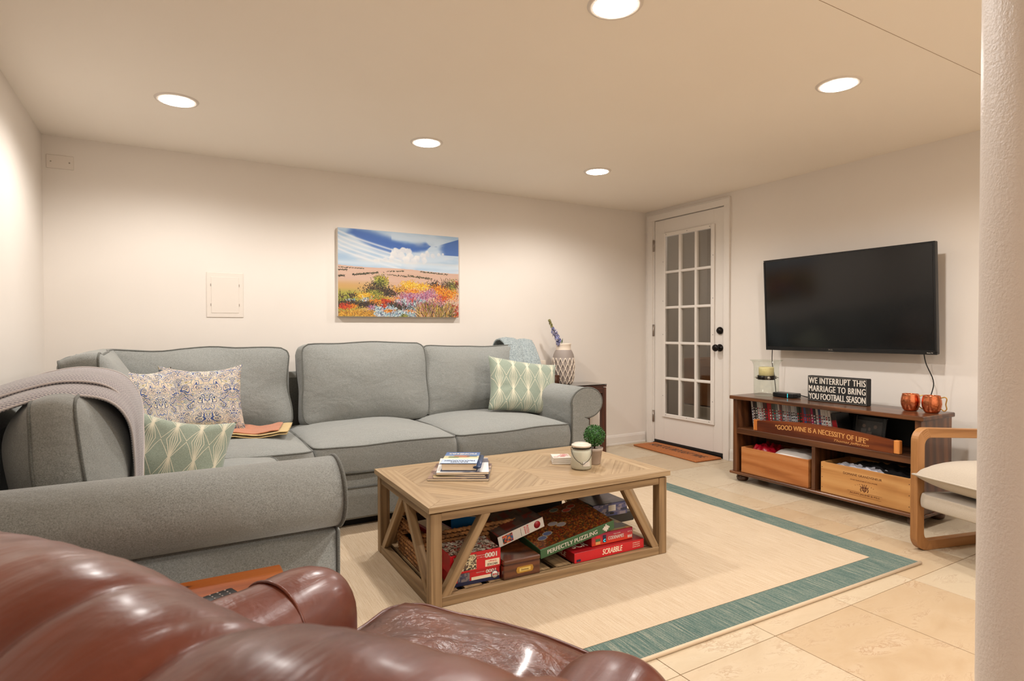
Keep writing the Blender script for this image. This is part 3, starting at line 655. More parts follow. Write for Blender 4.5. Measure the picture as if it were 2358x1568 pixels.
def bthrow(x0, x1, dz, seed):
    p = lambda x, s_: loc([(x, -.07, .62), (x, -.10, .80), (x+.01, -.16, .935+dz), (x+.01, -.25, .965+dz), (x+.005, -.33, .915+dz), (x, -.40, .82), (x-.01, -.455, .72), (x-.02, -.48, .64)])
    a = sweep_profile(p(x0, 1), 0); b = sweep_profile(p(x1, 1), 0)
    def f(u, v):
        q = a(u).lerp(b(u), v); e = .006*noise.noise(Vector((u*22, v*10, seed))) + .004*noise.noise(Vector((u*60, v*26, seed)))
        n_ = Vector((0, -math.sin(min(1, u*1.2)*PI/2), math.cos(min(1, u*1.2)*PI/2)))
        return q + n_*(e+.016*math.sin(v*PI)) + Vector((.006*math.sin(u*9+seed), 0, 0))
    MB().grid(f, 70, 30, None, .012).obj('fold', 'bluethrow', bt)
bthrow(-1.705, -1.565, .012, 1); bthrow(-1.572, -1.430, .0, 5)
# peach towel
pt = thing('peach_towel', 'folded peach towel with scalloped yellow hem lying on the corner seat', 'towel', (-3.44, -.72, .495), 0)
def towel(z, sx_, sy_, ox, m, seed, sc_=0, name='fold'):
    def f(u, v):
        x = (u-.5)*sx_+ox; y = (v-.5)*sy_; e = sc_*abs(math.sin((u*sx_+v*sy_)*60))
        if sc_:
            if u > .97: x += e
            if u < .03: x -= e
            if v < .03: y -= e
        return (x, y, z+.007*math.sin(u*7+seed)+.003*noise.noise(Vector((u*5, v*5, seed))))
    return MB().grid(f, 44, 34, RZ(-14), .005).obj(name, m, pt)
towel(.004, .30, .30, 0, 'yellowhem', 1, .006, 'hem_layer'); towel(.016, .30, .295, .004, 'yellowhem', 1, .006, 'hem_layer'); towel(.0225, .245, .265, -.012, 'peach', 1)

# ------------------------------------------------------------ rug and doormat
rug = thing('area_rug', 'cream rug with a broad teal border under the coffee table', 'rug', (-.986, -2.806, 0), -1.35)
# local: x to the left is negative, y back
RW, RD = 2.80, 2.28
MB().span((-RW, 0, .001), (0, RD, .008), .002).obj('teal_border', 'ruggreen', rug)
MB().span((-RW+.14, .142, .0085), (-.142, RD-.14, .0095), 0).obj('cream_field', 'rugcream', rug)
for yb in (0, RD): MB().tube([(-RW, yb, .006), (0, yb, .006)], .007, 8).obj('binding', 'rugbind', rug)
mat_ = thing('doormat', 'brown coir doormat with black lettering in front of the white door', 'doormat', (-.14, -.51, 0), -93.5)
MB().box(.775, .275, .014, T(0, 0, .008), .005).obj('mat', 'coir', mat_)
text('HOPE YOU BROUGHT WINE', mat_, T(-.0, .02, .0155), 'ink', width=.64, height=.085, bold=.003, space=1.1)

# ------------------------------------------------------------ coffee table
tbl = thing('coffee_table', 'light oak coffee table with parquet top, diagonal braces and slatted lower shelf', 'table', (-2.448, -1.803, .0), -1.3)
hw, hd = .578, .342; TH = .392
LG = .045
def tb_(mb, name, m='oak'): return mb.obj(name, m, tbl)
for sx_ in (-1, 1):
    for sy_ in (-1, 1): tb_(MB().box(LG, LG, .352, T(sx_*(hw-LG/2), sy_*(hd-LG/2), .010+.176), .002, 2), 'leg')
for sy_ in (-1, 1):
    tb_(MB().box(2*hw-2*LG, .028, .030, T(0, sy_*(hd-.018), .347), .001, 0), 'apron'); tb_(MB().box(2*hw-2*LG, .034, .036, T(0, sy_*(hd-.019), .028), .001, 0), 'rail')
for sx_ in (-1, 1):
    tb_(MB().box(.028, 2*hd-2*LG, .030, T(sx_*(hw-.018), 0, .347), .001, 1), 'apron'); tb_(MB().box(.034, 2*hd-2*LG, .036, T(sx_*(hw-.019), 0, .028), .001, 1), 'rail')
for sx_ in (-1, 1):
    for sy_ in (-1, 1):
        tb_(MB().beam((sx_*(hw-LG-.012), sy_*(hd-.022), .040), (sx_*(hw-.235), sy_*(hd-.022), .338), .032, .034), 'brace')
        tb_(MB().beam((sx_*(hw-.022), sy_*(hd-LG-.012), .040), (sx_*(hw-.022), sy_*.018, .338), .032, .032, (1, 0, 0)), 'brace')
tb_(MB().span((-hw+.012, -hd+.012, .361), (hw-.012, hd-.012, .370), 0), 'spacer')
x = -hw+.05
while x < hw-.07:
    tb_(MB().span((x, -hd+.03, .034), (x+.075, hd-.03, .046), .001, 1), 'slat'); x += .105
# parquet top: four border boards and diagonal boards in eight cells
TW, TD, bz0 = hw+.012, hd+.012, .370
def board(poly, ang, m='oaktop', dz=0):
    # poly world-local, grain along ang
    M = RZ(ang); Mi = M.inverted(); pl = [(Mi @ Vector((p[0], p[1], 0)))[:2] for p in poly]
    c = (sum(p[0] for p in pl)/len(pl), sum(p[1] for p in pl)/len(pl))
    pl = [(c[0]+(p[0]-c[0])*.998, c[1]+(p[1]-c[1])*.995) for p in pl]
    o = MB().prism(pl, TH-bz0+dz, M @ T(0, 0, bz0), 0, .0006).obj('board', m, tbl); return o
bw = .078
board([(-TW, -TD), (TW, -TD), (TW-bw, -TD+bw), (-TW+bw, -TD+bw)], 0); board([(TW, TD), (-TW, TD), (-TW+bw, TD-bw), (TW-bw, TD-bw)], 0)
board([(-TW, TD), (-TW, -TD), (-TW+bw, -TD+bw), (-TW+bw, TD-bw)], 90); board([(TW, -TD), (TW, TD), (TW-bw, TD-bw), (TW-bw, -TD+bw)], 90)
def clip(poly, a, b, c):     # keep a*x+b*y<=c
    out = []
    for i in range(len(poly)):
        p, q = poly[i], poly[(i+1) % len(poly)]; dp, dq = a*p[0]+b*p[1]-c, a*q[0]+b*q[1]-c
        if dp <= 0: out.append(p)
        if dp*dq < 0: t = dp/(dp-dq); out.append((p[0]+(q[0]-p[0])*t, p[1]+(q[1]-p[1])*t))
    return out
fx, fy = TW-bw, TD-bw; cw, ch = 2*fx/4, fy
for ci in range(4):
    for cj in range(2):
        x0, x1 = -fx+ci*cw, -fx+(ci+1)*cw; y0, y1 = (-fy, 0) if cj == 0 else (0, fy)
        ang = math.degrees(math.atan2(ch, cw))*(1 if (ci+cj) % 2 else -1); nx, ny = -math.sin(R(ang)), math.cos(R(ang))
        cc0 = nx*(x0+x1)/2+ny*(y0+y1)/2; rng = abs(nx)*cw/2+abs(ny)*ch/2; k = -4; wd = rng/2.5
        s0 = -rng
        while s0 < rng-1e-6:
            pl = [(x0, y0), (x1, y0), (x1, y1), (x0, y1)]
            pl = clip(pl, nx, ny, cc0+s0+wd); pl = clip(pl, -nx, -ny, -(cc0+s0)) if pl else pl
            if len(pl) >= 3:
                ar = abs(sum(pl[i][0]*pl[(i+1) % len(pl)][1]-pl[(i+1) % len(pl)][0]*pl[i][1] for i in range(len(pl))))/2
                if ar > 1e-4: board(pl, ang, dz=random.uniform(-.0006, 0))
            s0 += wd
TM = tbl.matrix_basis.copy() if False else T(-2.448, -1.803, 0) @ RZ(-1.3)

# ------------------------------------------------------------ things on the coffee table
MROT = -30.5
def magazine(label, x, y, z, sx_, sy_, th, rz, cols, seed):
    t = thing('magazine', label, 'magazine', (x, y, z), rz, 'magazines stacked on the coffee table')
    MB().box(sx_, sy_, th*.8, T(0, 0, th/2), 0).obj('pages', 'page', t)
    MB().box(sx_+.002, sy_+.002, th*.12, T(0, 0, th*.06), 0).obj('back_cover', 'darkcard', t)
    paint_grid(mottled(20, 16, cols, 60, (1, 5), seed), sx_+.002, sy_+.002, T(0, 0, th+.0003), 'front_cover', 'gloss_print', t)
MX, MY = -2.712, -1.715
magazine('brown and grey cover magazine at the bottom of the stack on the coffee table', MX, MY, .3925, .262, .295, .009, -31, [(120, 90, 80), (160, 130, 110), (90, 80, 84), (190, 160, 140)], 1)
magazine('cream and yellow cover magazine second from the bottom of the coffee table stack', MX+.002, MY, .4022, .225, .285, .007, -29, [(228, 214, 190), (230, 200, 90), (210, 190, 170), (120, 110, 110)], 2)
magazine('dark edged magazine in the middle of the coffee table stack', MX+.008, MY+.004, .4098, .225, .28, .006, -32, [(60, 50, 54), (200, 180, 170), (120, 100, 90)], 3)
magazine('white catalogue with small photographs directly under the history book', MX+.012, MY+.002, .4162, .225, .285, .010, -27, [(236, 232, 228)]*5+[(120, 112, 122), (96, 92, 104)], 4)
bk = thing('hardback_book', 'thick blue hardback history book on top of the magazine stack', 'book', (MX-.002, MY-.004, .4267), -31)
MB().box(.150, .225, .030, T(.001, 0, .018), .002).obj('pages', 'page', bk)
mb = MB(); mb.box(.160, .235, .002, T(0, 0, .002), .0005).box(.160, .235, .002, T(0, 0, .0345), .0005).tube([(.080, -.117, .018), (.080, .117, .018)], .0172, 14, flat=.35); mb.obj('cover', plain('book_blue', srgb(44, 62, 96), .35), bk)
a = np.zeros((40, 28, 3))
for r_ in range(40):
    t_ = r_/39
    a[r_, :] = np.array((70, 100, 150))/255*(1-t_)+np.array((150, 175, 210))/255*t_ if t_ < .35 else (np.array((200, 190, 150))/255 if t_ < .55 else (np.array((236, 226, 196))/255 if t_ < .66 else (np.array((190, 206, 226))/255)))
a[12:19, 8:20] = np.array((168, 108, 80))/255; a[16:21, 4:12] = np.array((110, 120, 84))/255; a[14:17, 18:26] = np.array((60, 80, 70))/255
paint_grid(a, .158, .233, T(0, 0, .0358), 'dust_jacket', 'gloss_print', bk)
Mb = RZ(180)
text('PIONEERS', bk, T(0, .080, .0362) @ Mb, 'white', width=.125, height=.026, bold=.01); text('THE', bk, T(0, .058, .0362) @ Mb, 'white', height=.009)
text('DAVID', bk, T(0, -.092, .0362) @ Mb, 'navy', width=.075, height=.016, bold=.01); text('McCULLOUGH', bk, T(0, -.066, .0362) @ Mb, 'navy', width=.132, height=.018, bold=.01)
# candle jar
cj = thing('candle_jar', 'cream candle in a lidded glass jar with a wire bail handle on the coffee table', 'candle', (-2.192, -1.925, .3925), -30)
MB().lathe([(.040, 0), (.046, .006), (.047, .015), (.047, .078), (.044, .086), (.040, .092)], 40).obj('wax', 'wax', cj)
MB().lathe([(.042, -.0), (.0485, .006), (.0485, .080), (.0455, .089), (.040, .096), (.041, .101), (.044, .103)], 40, None, False).obj('jar', 'glass', cj)
MB().lathe([(.043, .103), (.046, .105), (.046, .112), (.042, .114), (.036, .114), (.034, .119), (.0, .120)], 40).obj('lid', 'wax', cj)
mb = MB().tube([(.044*math.cos(a_), .044*math.sin(a_), .0985) for a_ in [2*PI*k/32 for k in range(32)]], .0022, 6, True)
hp = []
for k in range(25):
    a_ = PI*k/24; dip = .062*math.sin(a_); hp.append((-.049*math.cos(a_), -.055*math.sin(a_)**.8 if math.sin(a_) > 0 else 0, .0985-dip-(.006 if 10 < k < 14 else 0)))
mb.tube(hp, .0013, 6); mb.tube([(.049, 0, .0985), (.054, 0, .104), (.056, 0, .096), (.049, 0, .0985)], .0013, 6); mb.obj('wire_handle', 'bronze', cj)
MB().box(.034, .0006, .022, T(.018, -.0458, .030) @ RX(0) @ RZ(20), 0).obj('paper_label', 'white', cj)
# topiary
tp = thing('topiary_plant', 'small round boxwood topiary in a weathered clay pot on the coffee table', 'plant', (-2.078, -1.878, .3925))
MB().lathe([(.027, 0), (.029, .002), (.037, .062), (.040, .064), (.0415, .078), (.038, .079), (.036, .070), (.0, .069)], 36).obj('pot', 'pot', tp)
MB().lathe([(.0355, .066), (.02, .071), (0, .073)], 20).obj('soil', 'soil', tp); MB().tube([(0, 0, .068), (.002, 0, .10)], .004, 8).obj('stem', 'stemb', tp)
rg = random.Random(4); mb = MB()
for k in range(900):
    z_ = 1-2*(k+.5)/900; a_ = k*2.399963; d = Vector((math.sqrt(1-z_*z_)*math.cos(a_), math.sqrt(1-z_*z_)*math.sin(a_), z_)); rr = .046+rg.uniform(-.004, .005)
    t1 = d.cross(Vector((rg.uniform(-1, 1), rg.uniform(-1, 1), rg.uniform(-1, 1)))).normalized(); t2 = d.cross(t1); c_ = d*rr + Vector((0, 0, .136)); l = .0075; w2 = .0032; tip = (d*.65+t1*.75).normalized()
    mb.add([tuple(c_-t2*w2*.3-d*.003), tuple(c_+tip*l*.5+t2*w2), tuple(c_+tip*l), tuple(c_+tip*l*.5-t2*w2), tuple(c_+tip*l*.5+d*.0012)], [(0, 1, 4), (1, 2, 4), (2, 3, 4), (3, 0, 4)])
mb.lathe([(0, .094), (.03, .106), (.043, .136), (.03, .166), (0, .178)], 20)
o = mb.obj('foliage', 'leaf', tp); o['kind'] = 'stuff'
# coasters
for k in range(4):
    c_ = thing('coaster', ['square white coaster at the bottom of the little stack by the candle jar', 'square white coaster second from the bottom of the little stack', 'square white coaster third up in the little stack by the jar', 'red-line patterned white coaster on top of the little stack by the jar'][k], 'coaster', (-2.205, -1.775, .3925+.0085*k), -30+k*1.5, 'square coasters stacked by the candle jar')
    MB().box(.088, .088, .0078, T(0, 0, .0039), .0012).obj('tile', 'white', c_)
    if k == 3:
        mb = MB(); rg = random.Random(2)
        for q in range(9):
            px_, py_ = rg.uniform(-.03, .03), rg.uniform(-.03, .03); mb.tube([(px_+.012*math.cos(2*PI*i/12), py_+.008*math.sin(2*PI*i/12), .0082) for i in range(12)], .0005, 4, True)
        mb.obj('line_pattern', 'red', c_)

# ------------------------------------------------------------ landscape painting
def make_painting(W_=420, H_=282):
    rg = np.random.RandomState(5); yy, xx = np.mgrid[0:H_, 0:W_]; u = xx/(W_-1.); v = yy/(H_-1.)
    c = lambda *q: np.array(q)/255.
    sm = lambda a, b, x: np.clip((x-a)/(b-a), 0, 1)**2*(3-2*np.clip((x-a)/(b-a), 0, 1))
    def fbm(sx, sy, seed):
        r = np.random.RandomState(seed); out = np.zeros((H_, W_)); amp = 1
        for o in range(4):
            gx, gy = int(sx*2**o)+2, int(sy*2**o)+2; g = r.rand(gy, gx); X = u*(gx-1.001); Y = v*(gy-1.001); i = X.astype(int); j = Y.astype(int); fx = X-i; fy = Y-j; fx = fx*fx*(3-2*fx); fy = fy*fy*(3-2*fy)
            out += amp*((g[j, i]*(1-fx)+g[j, i+1]*fx)*(1-fy)+(g[j+1, i]*(1-fx)+g[j+1, i+1]*fx)*fy); amp *= .5
        return out/1.875
    n1 = fbm(4, 5, 1); n2 = fbm(10, 10, 2); n3 = fbm(3, 14, 3)
    img = np.ones((H_, W_, 3))*c(206, 222, 236)
    def blend(m, col): m = m[..., None]; img[:] = img*(1-m)+col*m
    blend(sm(.35, .75, n3)*.6, c(150, 186, 222)); blend(sm(.55, .8, n1)*.6, c(232, 226, 226))
    # deep blue band sweeping from the upper left to the middle, then across
    yc = .02+.42*np.clip(u-.10, 0, 1)**.9; yc = np.where(u > .42, .155+.02*np.sin(u*14), yc); wd = np.where(u > .42, .055, .05+.05*sm(.1, .3, u)); wd = wd*(1-sm(.70, .76, u))
    m = np.exp(-((v-yc+.03*(n2-.5))/np.maximum(wd, 1e-3))**4)*sm(.06, .14, u+v*.5); blend(np.clip(m, 0, 1)*.95, c(58, 102, 182))
    m = sm(.80, .88, u-.25*np.abs(v-.16))*(v < .235)*(v > .03+.5*(1-u)); blend(m*.9, c(62, 104, 180))
    blend(sm(.45, .7, n1)*np.exp(-((v-.10)/.045)**2)*sm(.28, .4, u)*(1-sm(.8, .9, u)), c(176, 190, 210))
    # white streaks left
    for k in range(5):
        yk = .03+.05*k+.36*u**.8; blend(np.exp(-((v-yk)/.012)**2)*(u < .5)*.8, c(240, 240, 240))
    # cumulus
    puffs = [(.47, .235, .05), (.515, .215, .045), (.56, .225, .05), (.44, .275, .05), (.5, .28, .06), (.57, .28, .055), (.63, .30, .045), (.37, .32, .04), (.30, .35, .03), (.72, .235, .045), (.77, .245, .035), (.69, .265, .045), (.82, .235, .025), (.42, .32, .045), (.69, .31, .04), (.54, .32, .05), (.60, .33, .04), (.86, .225, .014)]
    nf = fbm(26, 20, 17)
    for bx, by, br in puffs:
        d = np.sqrt(((u-bx)*1.45)**2+(v-by)**2)+.05*(n2-.5)+.035*(nf-.5); mk = (1-sm(br*.72, br*1.02, d))*.92; sh = np.clip((v-by)/br*.28+.35+.5*(nf-.5), 0, 1)[..., None]
        img[:] = img*(1-mk[..., None]) + (c(250, 246, 240)*(1-sh)+c(196, 206, 224)*sh)*mk[..., None]
    blend(np.exp(-((v-.345-.02*n1)/.018)**2)*sm(.05, .3, u)*.5, c(240, 232, 222)); blend(np.exp(-((v-.39)/.03)**2)*.7, c(222, 234, 242))
    hz = .418+.035*u+.006*np.sin(u*9)
    land = v > hz; st = fbm(2, 34, 8); pk = fbm(3, 8, 44); fields = c(226, 190, 170)*(1-.45*st[..., None])+c(196, 140, 110)*.45*st[..., None]; fields = fields*(1-.4*pk[..., None])+c(232, 204, 180)*.4*pk[..., None]
    mf = (sm(.56, .66, v)*(1-sm(.3, .5, u)))[..., None]; fields = fields*(1-mf*.8)+c(214, 168, 90)*mf*.8; mg = (sm(.66, .74, v)*(1-sm(.1, .25, u)))[..., None]; fields = fields*(1-mg)+c(176, 170, 70)*mg
    img[land] = fields[land]
    def stroke(x, y, L, a, wd_, col, bend=0):
        n_ = max(2, int(L)); px, py = x, y
        for q in range(n_):
            w0 = max(.6, wd_*(1-.6*q/n_)); i0, i1 = int(round(px-w0)), int(round(px+w0)); j0, j1 = int(round(py-w0)), int(round(py+w0))
            if not (i1 <= 0 or j1 <= 0 or i0 >= W_ or j0 >= H_): img[max(0, j0):max(j1, j0+1), max(0, i0):max(i1, i0+1)] = col
            px += math.cos(a); py += math.sin(a); a += bend
    def hedge(x0, y0, x1, y1, n_, th):
        for _ in range(n_):
            t_ = rg.rand(); stroke((x0+(x1-x0)*t_)*W_, (y0+(y1-y0)*t_+rg.randn()*th)*H_, 2.5, rg.rand()*.5-.25, 1.0, c(*[(64, 62, 38), (92, 88, 50), (48, 42, 34)][rg.randint(3)]))
    hedge(0, .475, .07, .47, 60, .004); hedge(.0, .545, .05, .535, 50, .005); hedge(.11, .525, .31, .485, 200, .005); hedge(.38, .47, .52, .455, 60, .003); hedge(.38, .505, .55, .52, 60, .004); hedge(.55, .51, .76, .535, 150, .006); hedge(.66, .452, .90, .475, 120, .004); hedge(.0, .445, .2, .45, 60, .002)
    pal = dict(yel=[(230, 168, 24), (244, 196, 50), (206, 140, 24), (250, 214, 96)], olv=[(126, 130, 44), (92, 98, 34), (168, 168, 62), (56, 58, 24), (190, 180, 80)], red=[(214, 62, 24), (232, 96, 28), (180, 38, 26), (110, 30, 24)], blu=[(206, 220, 230), (160, 190, 204), (110, 134, 168), (236, 234, 230), (150, 204, 196), (60, 60, 84)], mag=[(186, 96, 120), (214, 160, 178), (156, 72, 92), (196, 130, 160), (120, 110, 160)], org=[(240, 146, 26), (226, 112, 22), (246, 178, 44), (150, 74, 24)], tan=[(216, 176, 116), (180, 138, 74), (120, 86, 44), (232, 204, 146)], drk=[(46, 36, 30), (64, 42, 34), (84, 58, 36), (40, 44, 34)], och=[(222, 160, 40), (200, 136, 40), (236, 184, 80), (130, 88, 40)])
    cl = [(.30, .70, .10, .07, 'drk', 900), (.33, .60, .050, .055, 'olv', 900), (.34, .565, .045, .03, 'yel', 260), (.40, .72, .07, .04, 'drk', 400), (.28, .73, .05, .03, 'olv', 350), (.12, .76, .05, .02, 'drk', 150), (.05, .80, .08, .03, 'olv', 350), (.20, .76, .06, .03, 'yel', 350), (.30, .80, .07, .03, 'olv', 350), (.35, .79, .04, .02, 'yel', 250), (.57, .62, .06, .035, 'yel', 700), (.68, .64, .05, .035, 'yel', 500), (.48, .68, .07, .03, 'och', 400), (.60, .70, .07, .03, 'org', 260), (.78, .62, .06, .05, 'drk', 350), (.82, .66, .06, .05, 'org', 500), (.93, .62, .05, .06, 'olv', 600), (.97, .58, .03, .03, 'red', 120), (.90, .72, .09, .06, 'org', 900), (.84, .78, .05, .04, 'red', 160), (.74, .72, .06, .04, 'mag', 360), (.66, .76, .06, .03, 'mag', 320), (.56, .77, .06, .04, 'mag', 420), (.61, .80, .03, .03, 'red', 160), (.47, .80, .05, .03, 'org', 200), (.08, .86, .09, .035, 'drk', 800), (.05, .89, .05, .03, 'red', 260), (.11, .88, .03, .02, 'org', 120), (.22, .86, .08, .03, 'drk', 450), (.28, .83, .05, .025, 'org', 300), (.36, .82, .03, .02, 'red', 260), (.40, .83, .03, .02, 'red', 160), (.22, .81, .04, .02, 'blu', 80), (.10, .82, .03, .012, 'blu', 60), (.45, .88, .10, .04, 'drk', 900), (.75, .88, .12, .05, 'drk', 900), (.50, .84, .05, .04, 'blu', 420), (.58, .87, .06, .04, 'blu', 420), (.66, .82, .05, .04, 'blu', 300), (.72, .86, .04, .03, 'olv', 200), (.31, .92, .03, .03, 'blu', 200), (.40, .91, .05, .03, 'blu', 240), (.36, .89, .022, .025, 'red', 260), (.26, .90, .03, .02, 'mag', 90), (.06, .97, .07, .02, 'och', 600), (.15, .96, .07, .03, 'och', 700), (.24, .97, .05, .03, 'och', 300), (.22, .95, .03, .02, 'tan', 120), (.33, .97, .04, .03, 'blu', 260), (.42, .98, .05, .02, 'blu', 260), (.40, .94, .05, .02, 'org', 260), (.50, .96, .06, .03, 'blu', 300), (.56, .94, .03, .02, 'org', 160), (.60, .98, .05, .02, 'blu', 220), (.52, .99, .03, .02, 'olv', 140), (.96, .88, .035, .03, 'red', 260), (.96, .96, .04, .03, 'red', 420), (.94, .99, .03, .02, 'org', 160)]
    cl.sort(key=lambda q: q[1]+q[3]*.5)
    for x0, y0, sx_, sy_, pk_, nn in cl:
        for _ in range(nn):
            x = x0+rg.randn()*sx_*.55; y = y0+rg.randn()*sy_*.6
            if y < .44 or y > 1.03: continue
            stroke(x*W_, y*H_, (2+rg.rand()*(6 if pk_ in ('blu', 'mag') else 3)), -PI/2+rg.randn()*1.0, 1.0, np.clip(c(*pal[pk_][rg.randint(len(pal[pk_]))])*(.9+.2*rg.rand()), 0, 1), rg.randn()*.1)
    for _ in range(900):     # grasses, lower right
        x = .64+rg.rand()*.30; y = .92+rg.rand()*.12; k_ = rg.rand(); stroke(x*W_, y*H_, 14+26*rg.rand(), -PI/2+(.75-x)*-2.6+rg.randn()*.35, .9, c(*pal[['tan', 'och', 'drk', 'olv', 'mag'][min(4, int(k_**1.5*5))]][rg.randint(4)]), rg.randn()*.012)
    for _ in range(130): stroke((.45+rg.rand()*.4)*W_, (.74+rg.rand()*.14)*H_, 10+12*rg.rand(), -PI/2+rg.randn()*.5, .6, c(*pal['mag'][rg.randint(4)]))
    for k in range(60):      # thin twigs upper right and left
        x, y = (.84+rg.rand()*.16, .60+rg.rand()*.06) if k < 42 else ((.03 if k % 2 else .10)+rg.randn()*.006, .79)
        stroke(x*W_, y*H_, 12+20*rg.rand(), -PI/2+rg.randn()*.4, .6, c(70, 44, 36), rg.randn()*.03)
    return np.clip(img*.86, 0, 1)
pa = thing('landscape_painting', 'unframed canvas painting of autumn fields under a blue cloudy sky on the back wall', 'painting', (-2.392, -.020, 1.4435))
MB().box(.910, .038, .611, T(0, 0, 0), .003).obj('canvas', 'canvas', pa)
paint_grid(make_painting(), .908, .609, T(0, -.0197, 0) @ RX(90), 'painted_scene', 'oil', pa)

# ------------------------------------------------------------ television
TVM = T(-.118, -1.925, 1.2155) @ RZ(-90) @ RX(3.2)
tv = thing('television', 'large black flat television on the wall above the wooden console', 'television', M=TVM)
MB().box(1.10, .030, .640, T(0, 0, 0), .004).obj('housing', 'black', tv)
MB().box(1.072, .003, .600, T(0, -.0155, .007), .0005).obj('screen', 'screen', tv)
mb = MB().box(1.10, .006, .006, T(0, -.016, .317), .001).box(1.10, .006, .018, T(0, -.016, -.311), .001).box(.010, .006, .62, T(-.545, -.016, 0), .001).box(.010, .006, .62, T(.545, -.016, 0), .001); mb.obj('bezel', 'black', tv)
MB().box(.7, .05, .4, T(0, .035, -.03), .01).obj('rear_cover', 'blackmatte', tv)
MB().box(.3, .040, .25, T(0, .075, 0), .003).obj('wall_mount', 'blackmatte', tv)
text('TCL', tv, T(-.068, -.0195, -.307) @ RX(90), 'nickel', width=.032, height=.009, bold=.03); MB().box(.045, .004, .005, T(-.068, -.018, -.3225), .001).obj('status_bar', 'nickel', tv)
text('Roku TV', tv, T(.515, -.0195, -.310) @ RX(90), 'white', width=.030, height=.005)
def cable(pts, label, r_=.0028):
    f = sweep_profile(pts, 0); tag(MB().tube([f(k/40) for k in range(41)], r_, 6).obj('cable', 'blackmatte'), label, 'cable')
cable([(-.095, -1.41, .905), (-.09, -1.405, .80), (-.07, -1.41, .70), (-.05, -1.415, .50), (-.03, -1.42, .3)], 'black cable hanging from the left end of the television behind the glass candle holder')
cable([(-.10, -2.40, .90), (-.085, -2.405, .84), (-.055, -2.43, .74), (-.06, -2.42, .66), (-.07, -2.40, .59), (-.05, -2.38, .40), (-.03, -2.36, .2)], 'black cable hanging from the right end of the television to behind the copper mugs')

# ------------------------------------------------------------ console. local: x along the front (left to right), y toward the wall, z up
CO = (-.49, -1.373, 0); CM = T(*CO) @ RZ(-90)
con = thing('tv_console', 'stained pine console with open shelves and bun feet under the television', 'console', CO, -90)
def cb(mb, name, m='walnut', parent=None): return mb.obj(name, m, parent or con)
cb(MB().span((-.005, -.012, .563), (1.212, .33, .5875), .004, 0), 'top')
cb(MB().span((.020, 0, .068), (.050, .325, .563), .001, 2), 'side_panel'); cb(MB().span((1.168, 0, .068), (1.198, .325, .563), .001, 2), 'side_panel')
cb(MB().span((.050, .002, .330), (1.168, .32, .368), .002, 0), 'shelf'); cb(MB().span((.594, .004, .068), (.616, .32, .330), .001, 2), 'divider')
cb(MB().span((-.002, -.012, .050), (1.206, .33, .068), .004, 0), 'base_board')
cb(MB().span((.05, .313, .068), (1.168, .318, .330), 0, 0), 'back_panel'); cb(MB().span((.05, .313, .368), (.62, .318, .563), 0, 0), 'back_panel'); cb(MB().span((.62, .313, .368), (1.168, .318, .540), 0, 0), 'back_panel', 'blackmatte')  # the black upper right panel stands in for shade in the open back
for fx_ in (.055, 1.15):
    for fy_ in (.055, .275): cb(MB().lathe([(.022, 0), (.036, .008), (.040, .022), (.036, .038), (.026, .046), (.026, .050)], 28, T(fx_, fy_, 0)), 'bun_foot')
def on(x, y, z): return CM @ Vector((x, y, z))
# disc cases
rg = random.Random(11); cols = [(196, 190, 186), (60, 44, 46), (58, 62, 60), (196, 192, 188), (204, 198, 192), (176, 170, 166), (90, 60, 56), (80, 56, 52), (176, 40, 44), (170, 44, 46), (84, 92, 84), (90, 96, 92), (120, 126, 128), (200, 196, 194), (110, 84, 84), (186, 182, 180), (180, 178, 176), (190, 186, 184), (150, 146, 150), (196, 194, 192), (188, 188, 190), (160, 160, 164), (44, 62, 50), (40, 52, 44), (140, 44, 44), (70, 90, 130), (84, 60, 60), (96, 70, 66), (170, 40, 84), (48, 46, 54), (186, 180, 176), (60, 70, 104), (206, 200, 194), (198, 192, 188), (200, 196, 190), (210, 202, 196)]
words = 'first second third fourth fifth sixth seventh eighth ninth tenth eleventh twelfth thirteenth fourteenth fifteenth sixteenth seventeenth eighteenth'.split()
def cname(c): 
    r_, g_, b_ = c; mx = max(c)
    if mx-min(c) < 22: return 'white' if mx > 180 else ('grey' if mx > 100 else 'dark')
    return 'red' if r_ == mx and b_ < 70 else ('pink' if r_ == mx and b_ >= 80 else ('brown' if r_ == mx else ('green' if g_ == mx else 'blue')))
N_ = len(cols); pitch = .560/N_; lean = 7.0
for k, c_ in enumerate(cols):
    mname = 'disc_case_%d_%d_%d' % c_
    if mname not in MT: MT[mname] = plain(mname, srgb(*c_), .35, var=.1)
    o_ = on(.118+k*pitch, .095+rg.uniform(-.004, .004), .3685); hh_ = .184 if k < N_-1 else .178
    pos = words[k]+' from the left' if k < 18 else words[N_-1-k]+' from the right'
    if k == 0: pos = 'leftmost'
    if k == N_-1: pos = 'rightmost'
    t = thing('disc_case', '%s spined film disc case, %s in the row on the console shelf' % (cname(c_), pos), 'disc case', M=T(*o_) @ RZ(-90) @ RY(-lean), group='film disc cases on the console shelf')
    MB().box(pitch-.0006, .135, hh_, T(0, .0675, hh_/2+.001), .001).obj('case', mname, t)
    mb = MB(); dark = sum(c_) > 400
    for q in range(7): z_ = .03+q*.018+rg.uniform(-.003, .003); mb.box(pitch*.5, .0006, rg.uniform(.004, .012), T(rg.uniform(-.001, .001), -.0003, z_), 0)
    mb.obj('spine_print', ['darkred', 'ink', 'navy', 'white', 'red'][rg.randint(0, 2) if dark else rg.randint(3, 4)], t)
t = thing('game_case', 'dark box set leaning at the right end of the film disc cases', 'case', M=T(*on(.690, .10, .3685)) @ RZ(-90) @ RY(-12)); MB().box(.030, .14, .165, T(0.01, .07, .084), .001).obj('case', 'darkcard', t); MB().box(.028, .0006, .05, T(.01, -.0004, .10), 0).obj('spine_label', 'darkred', t)
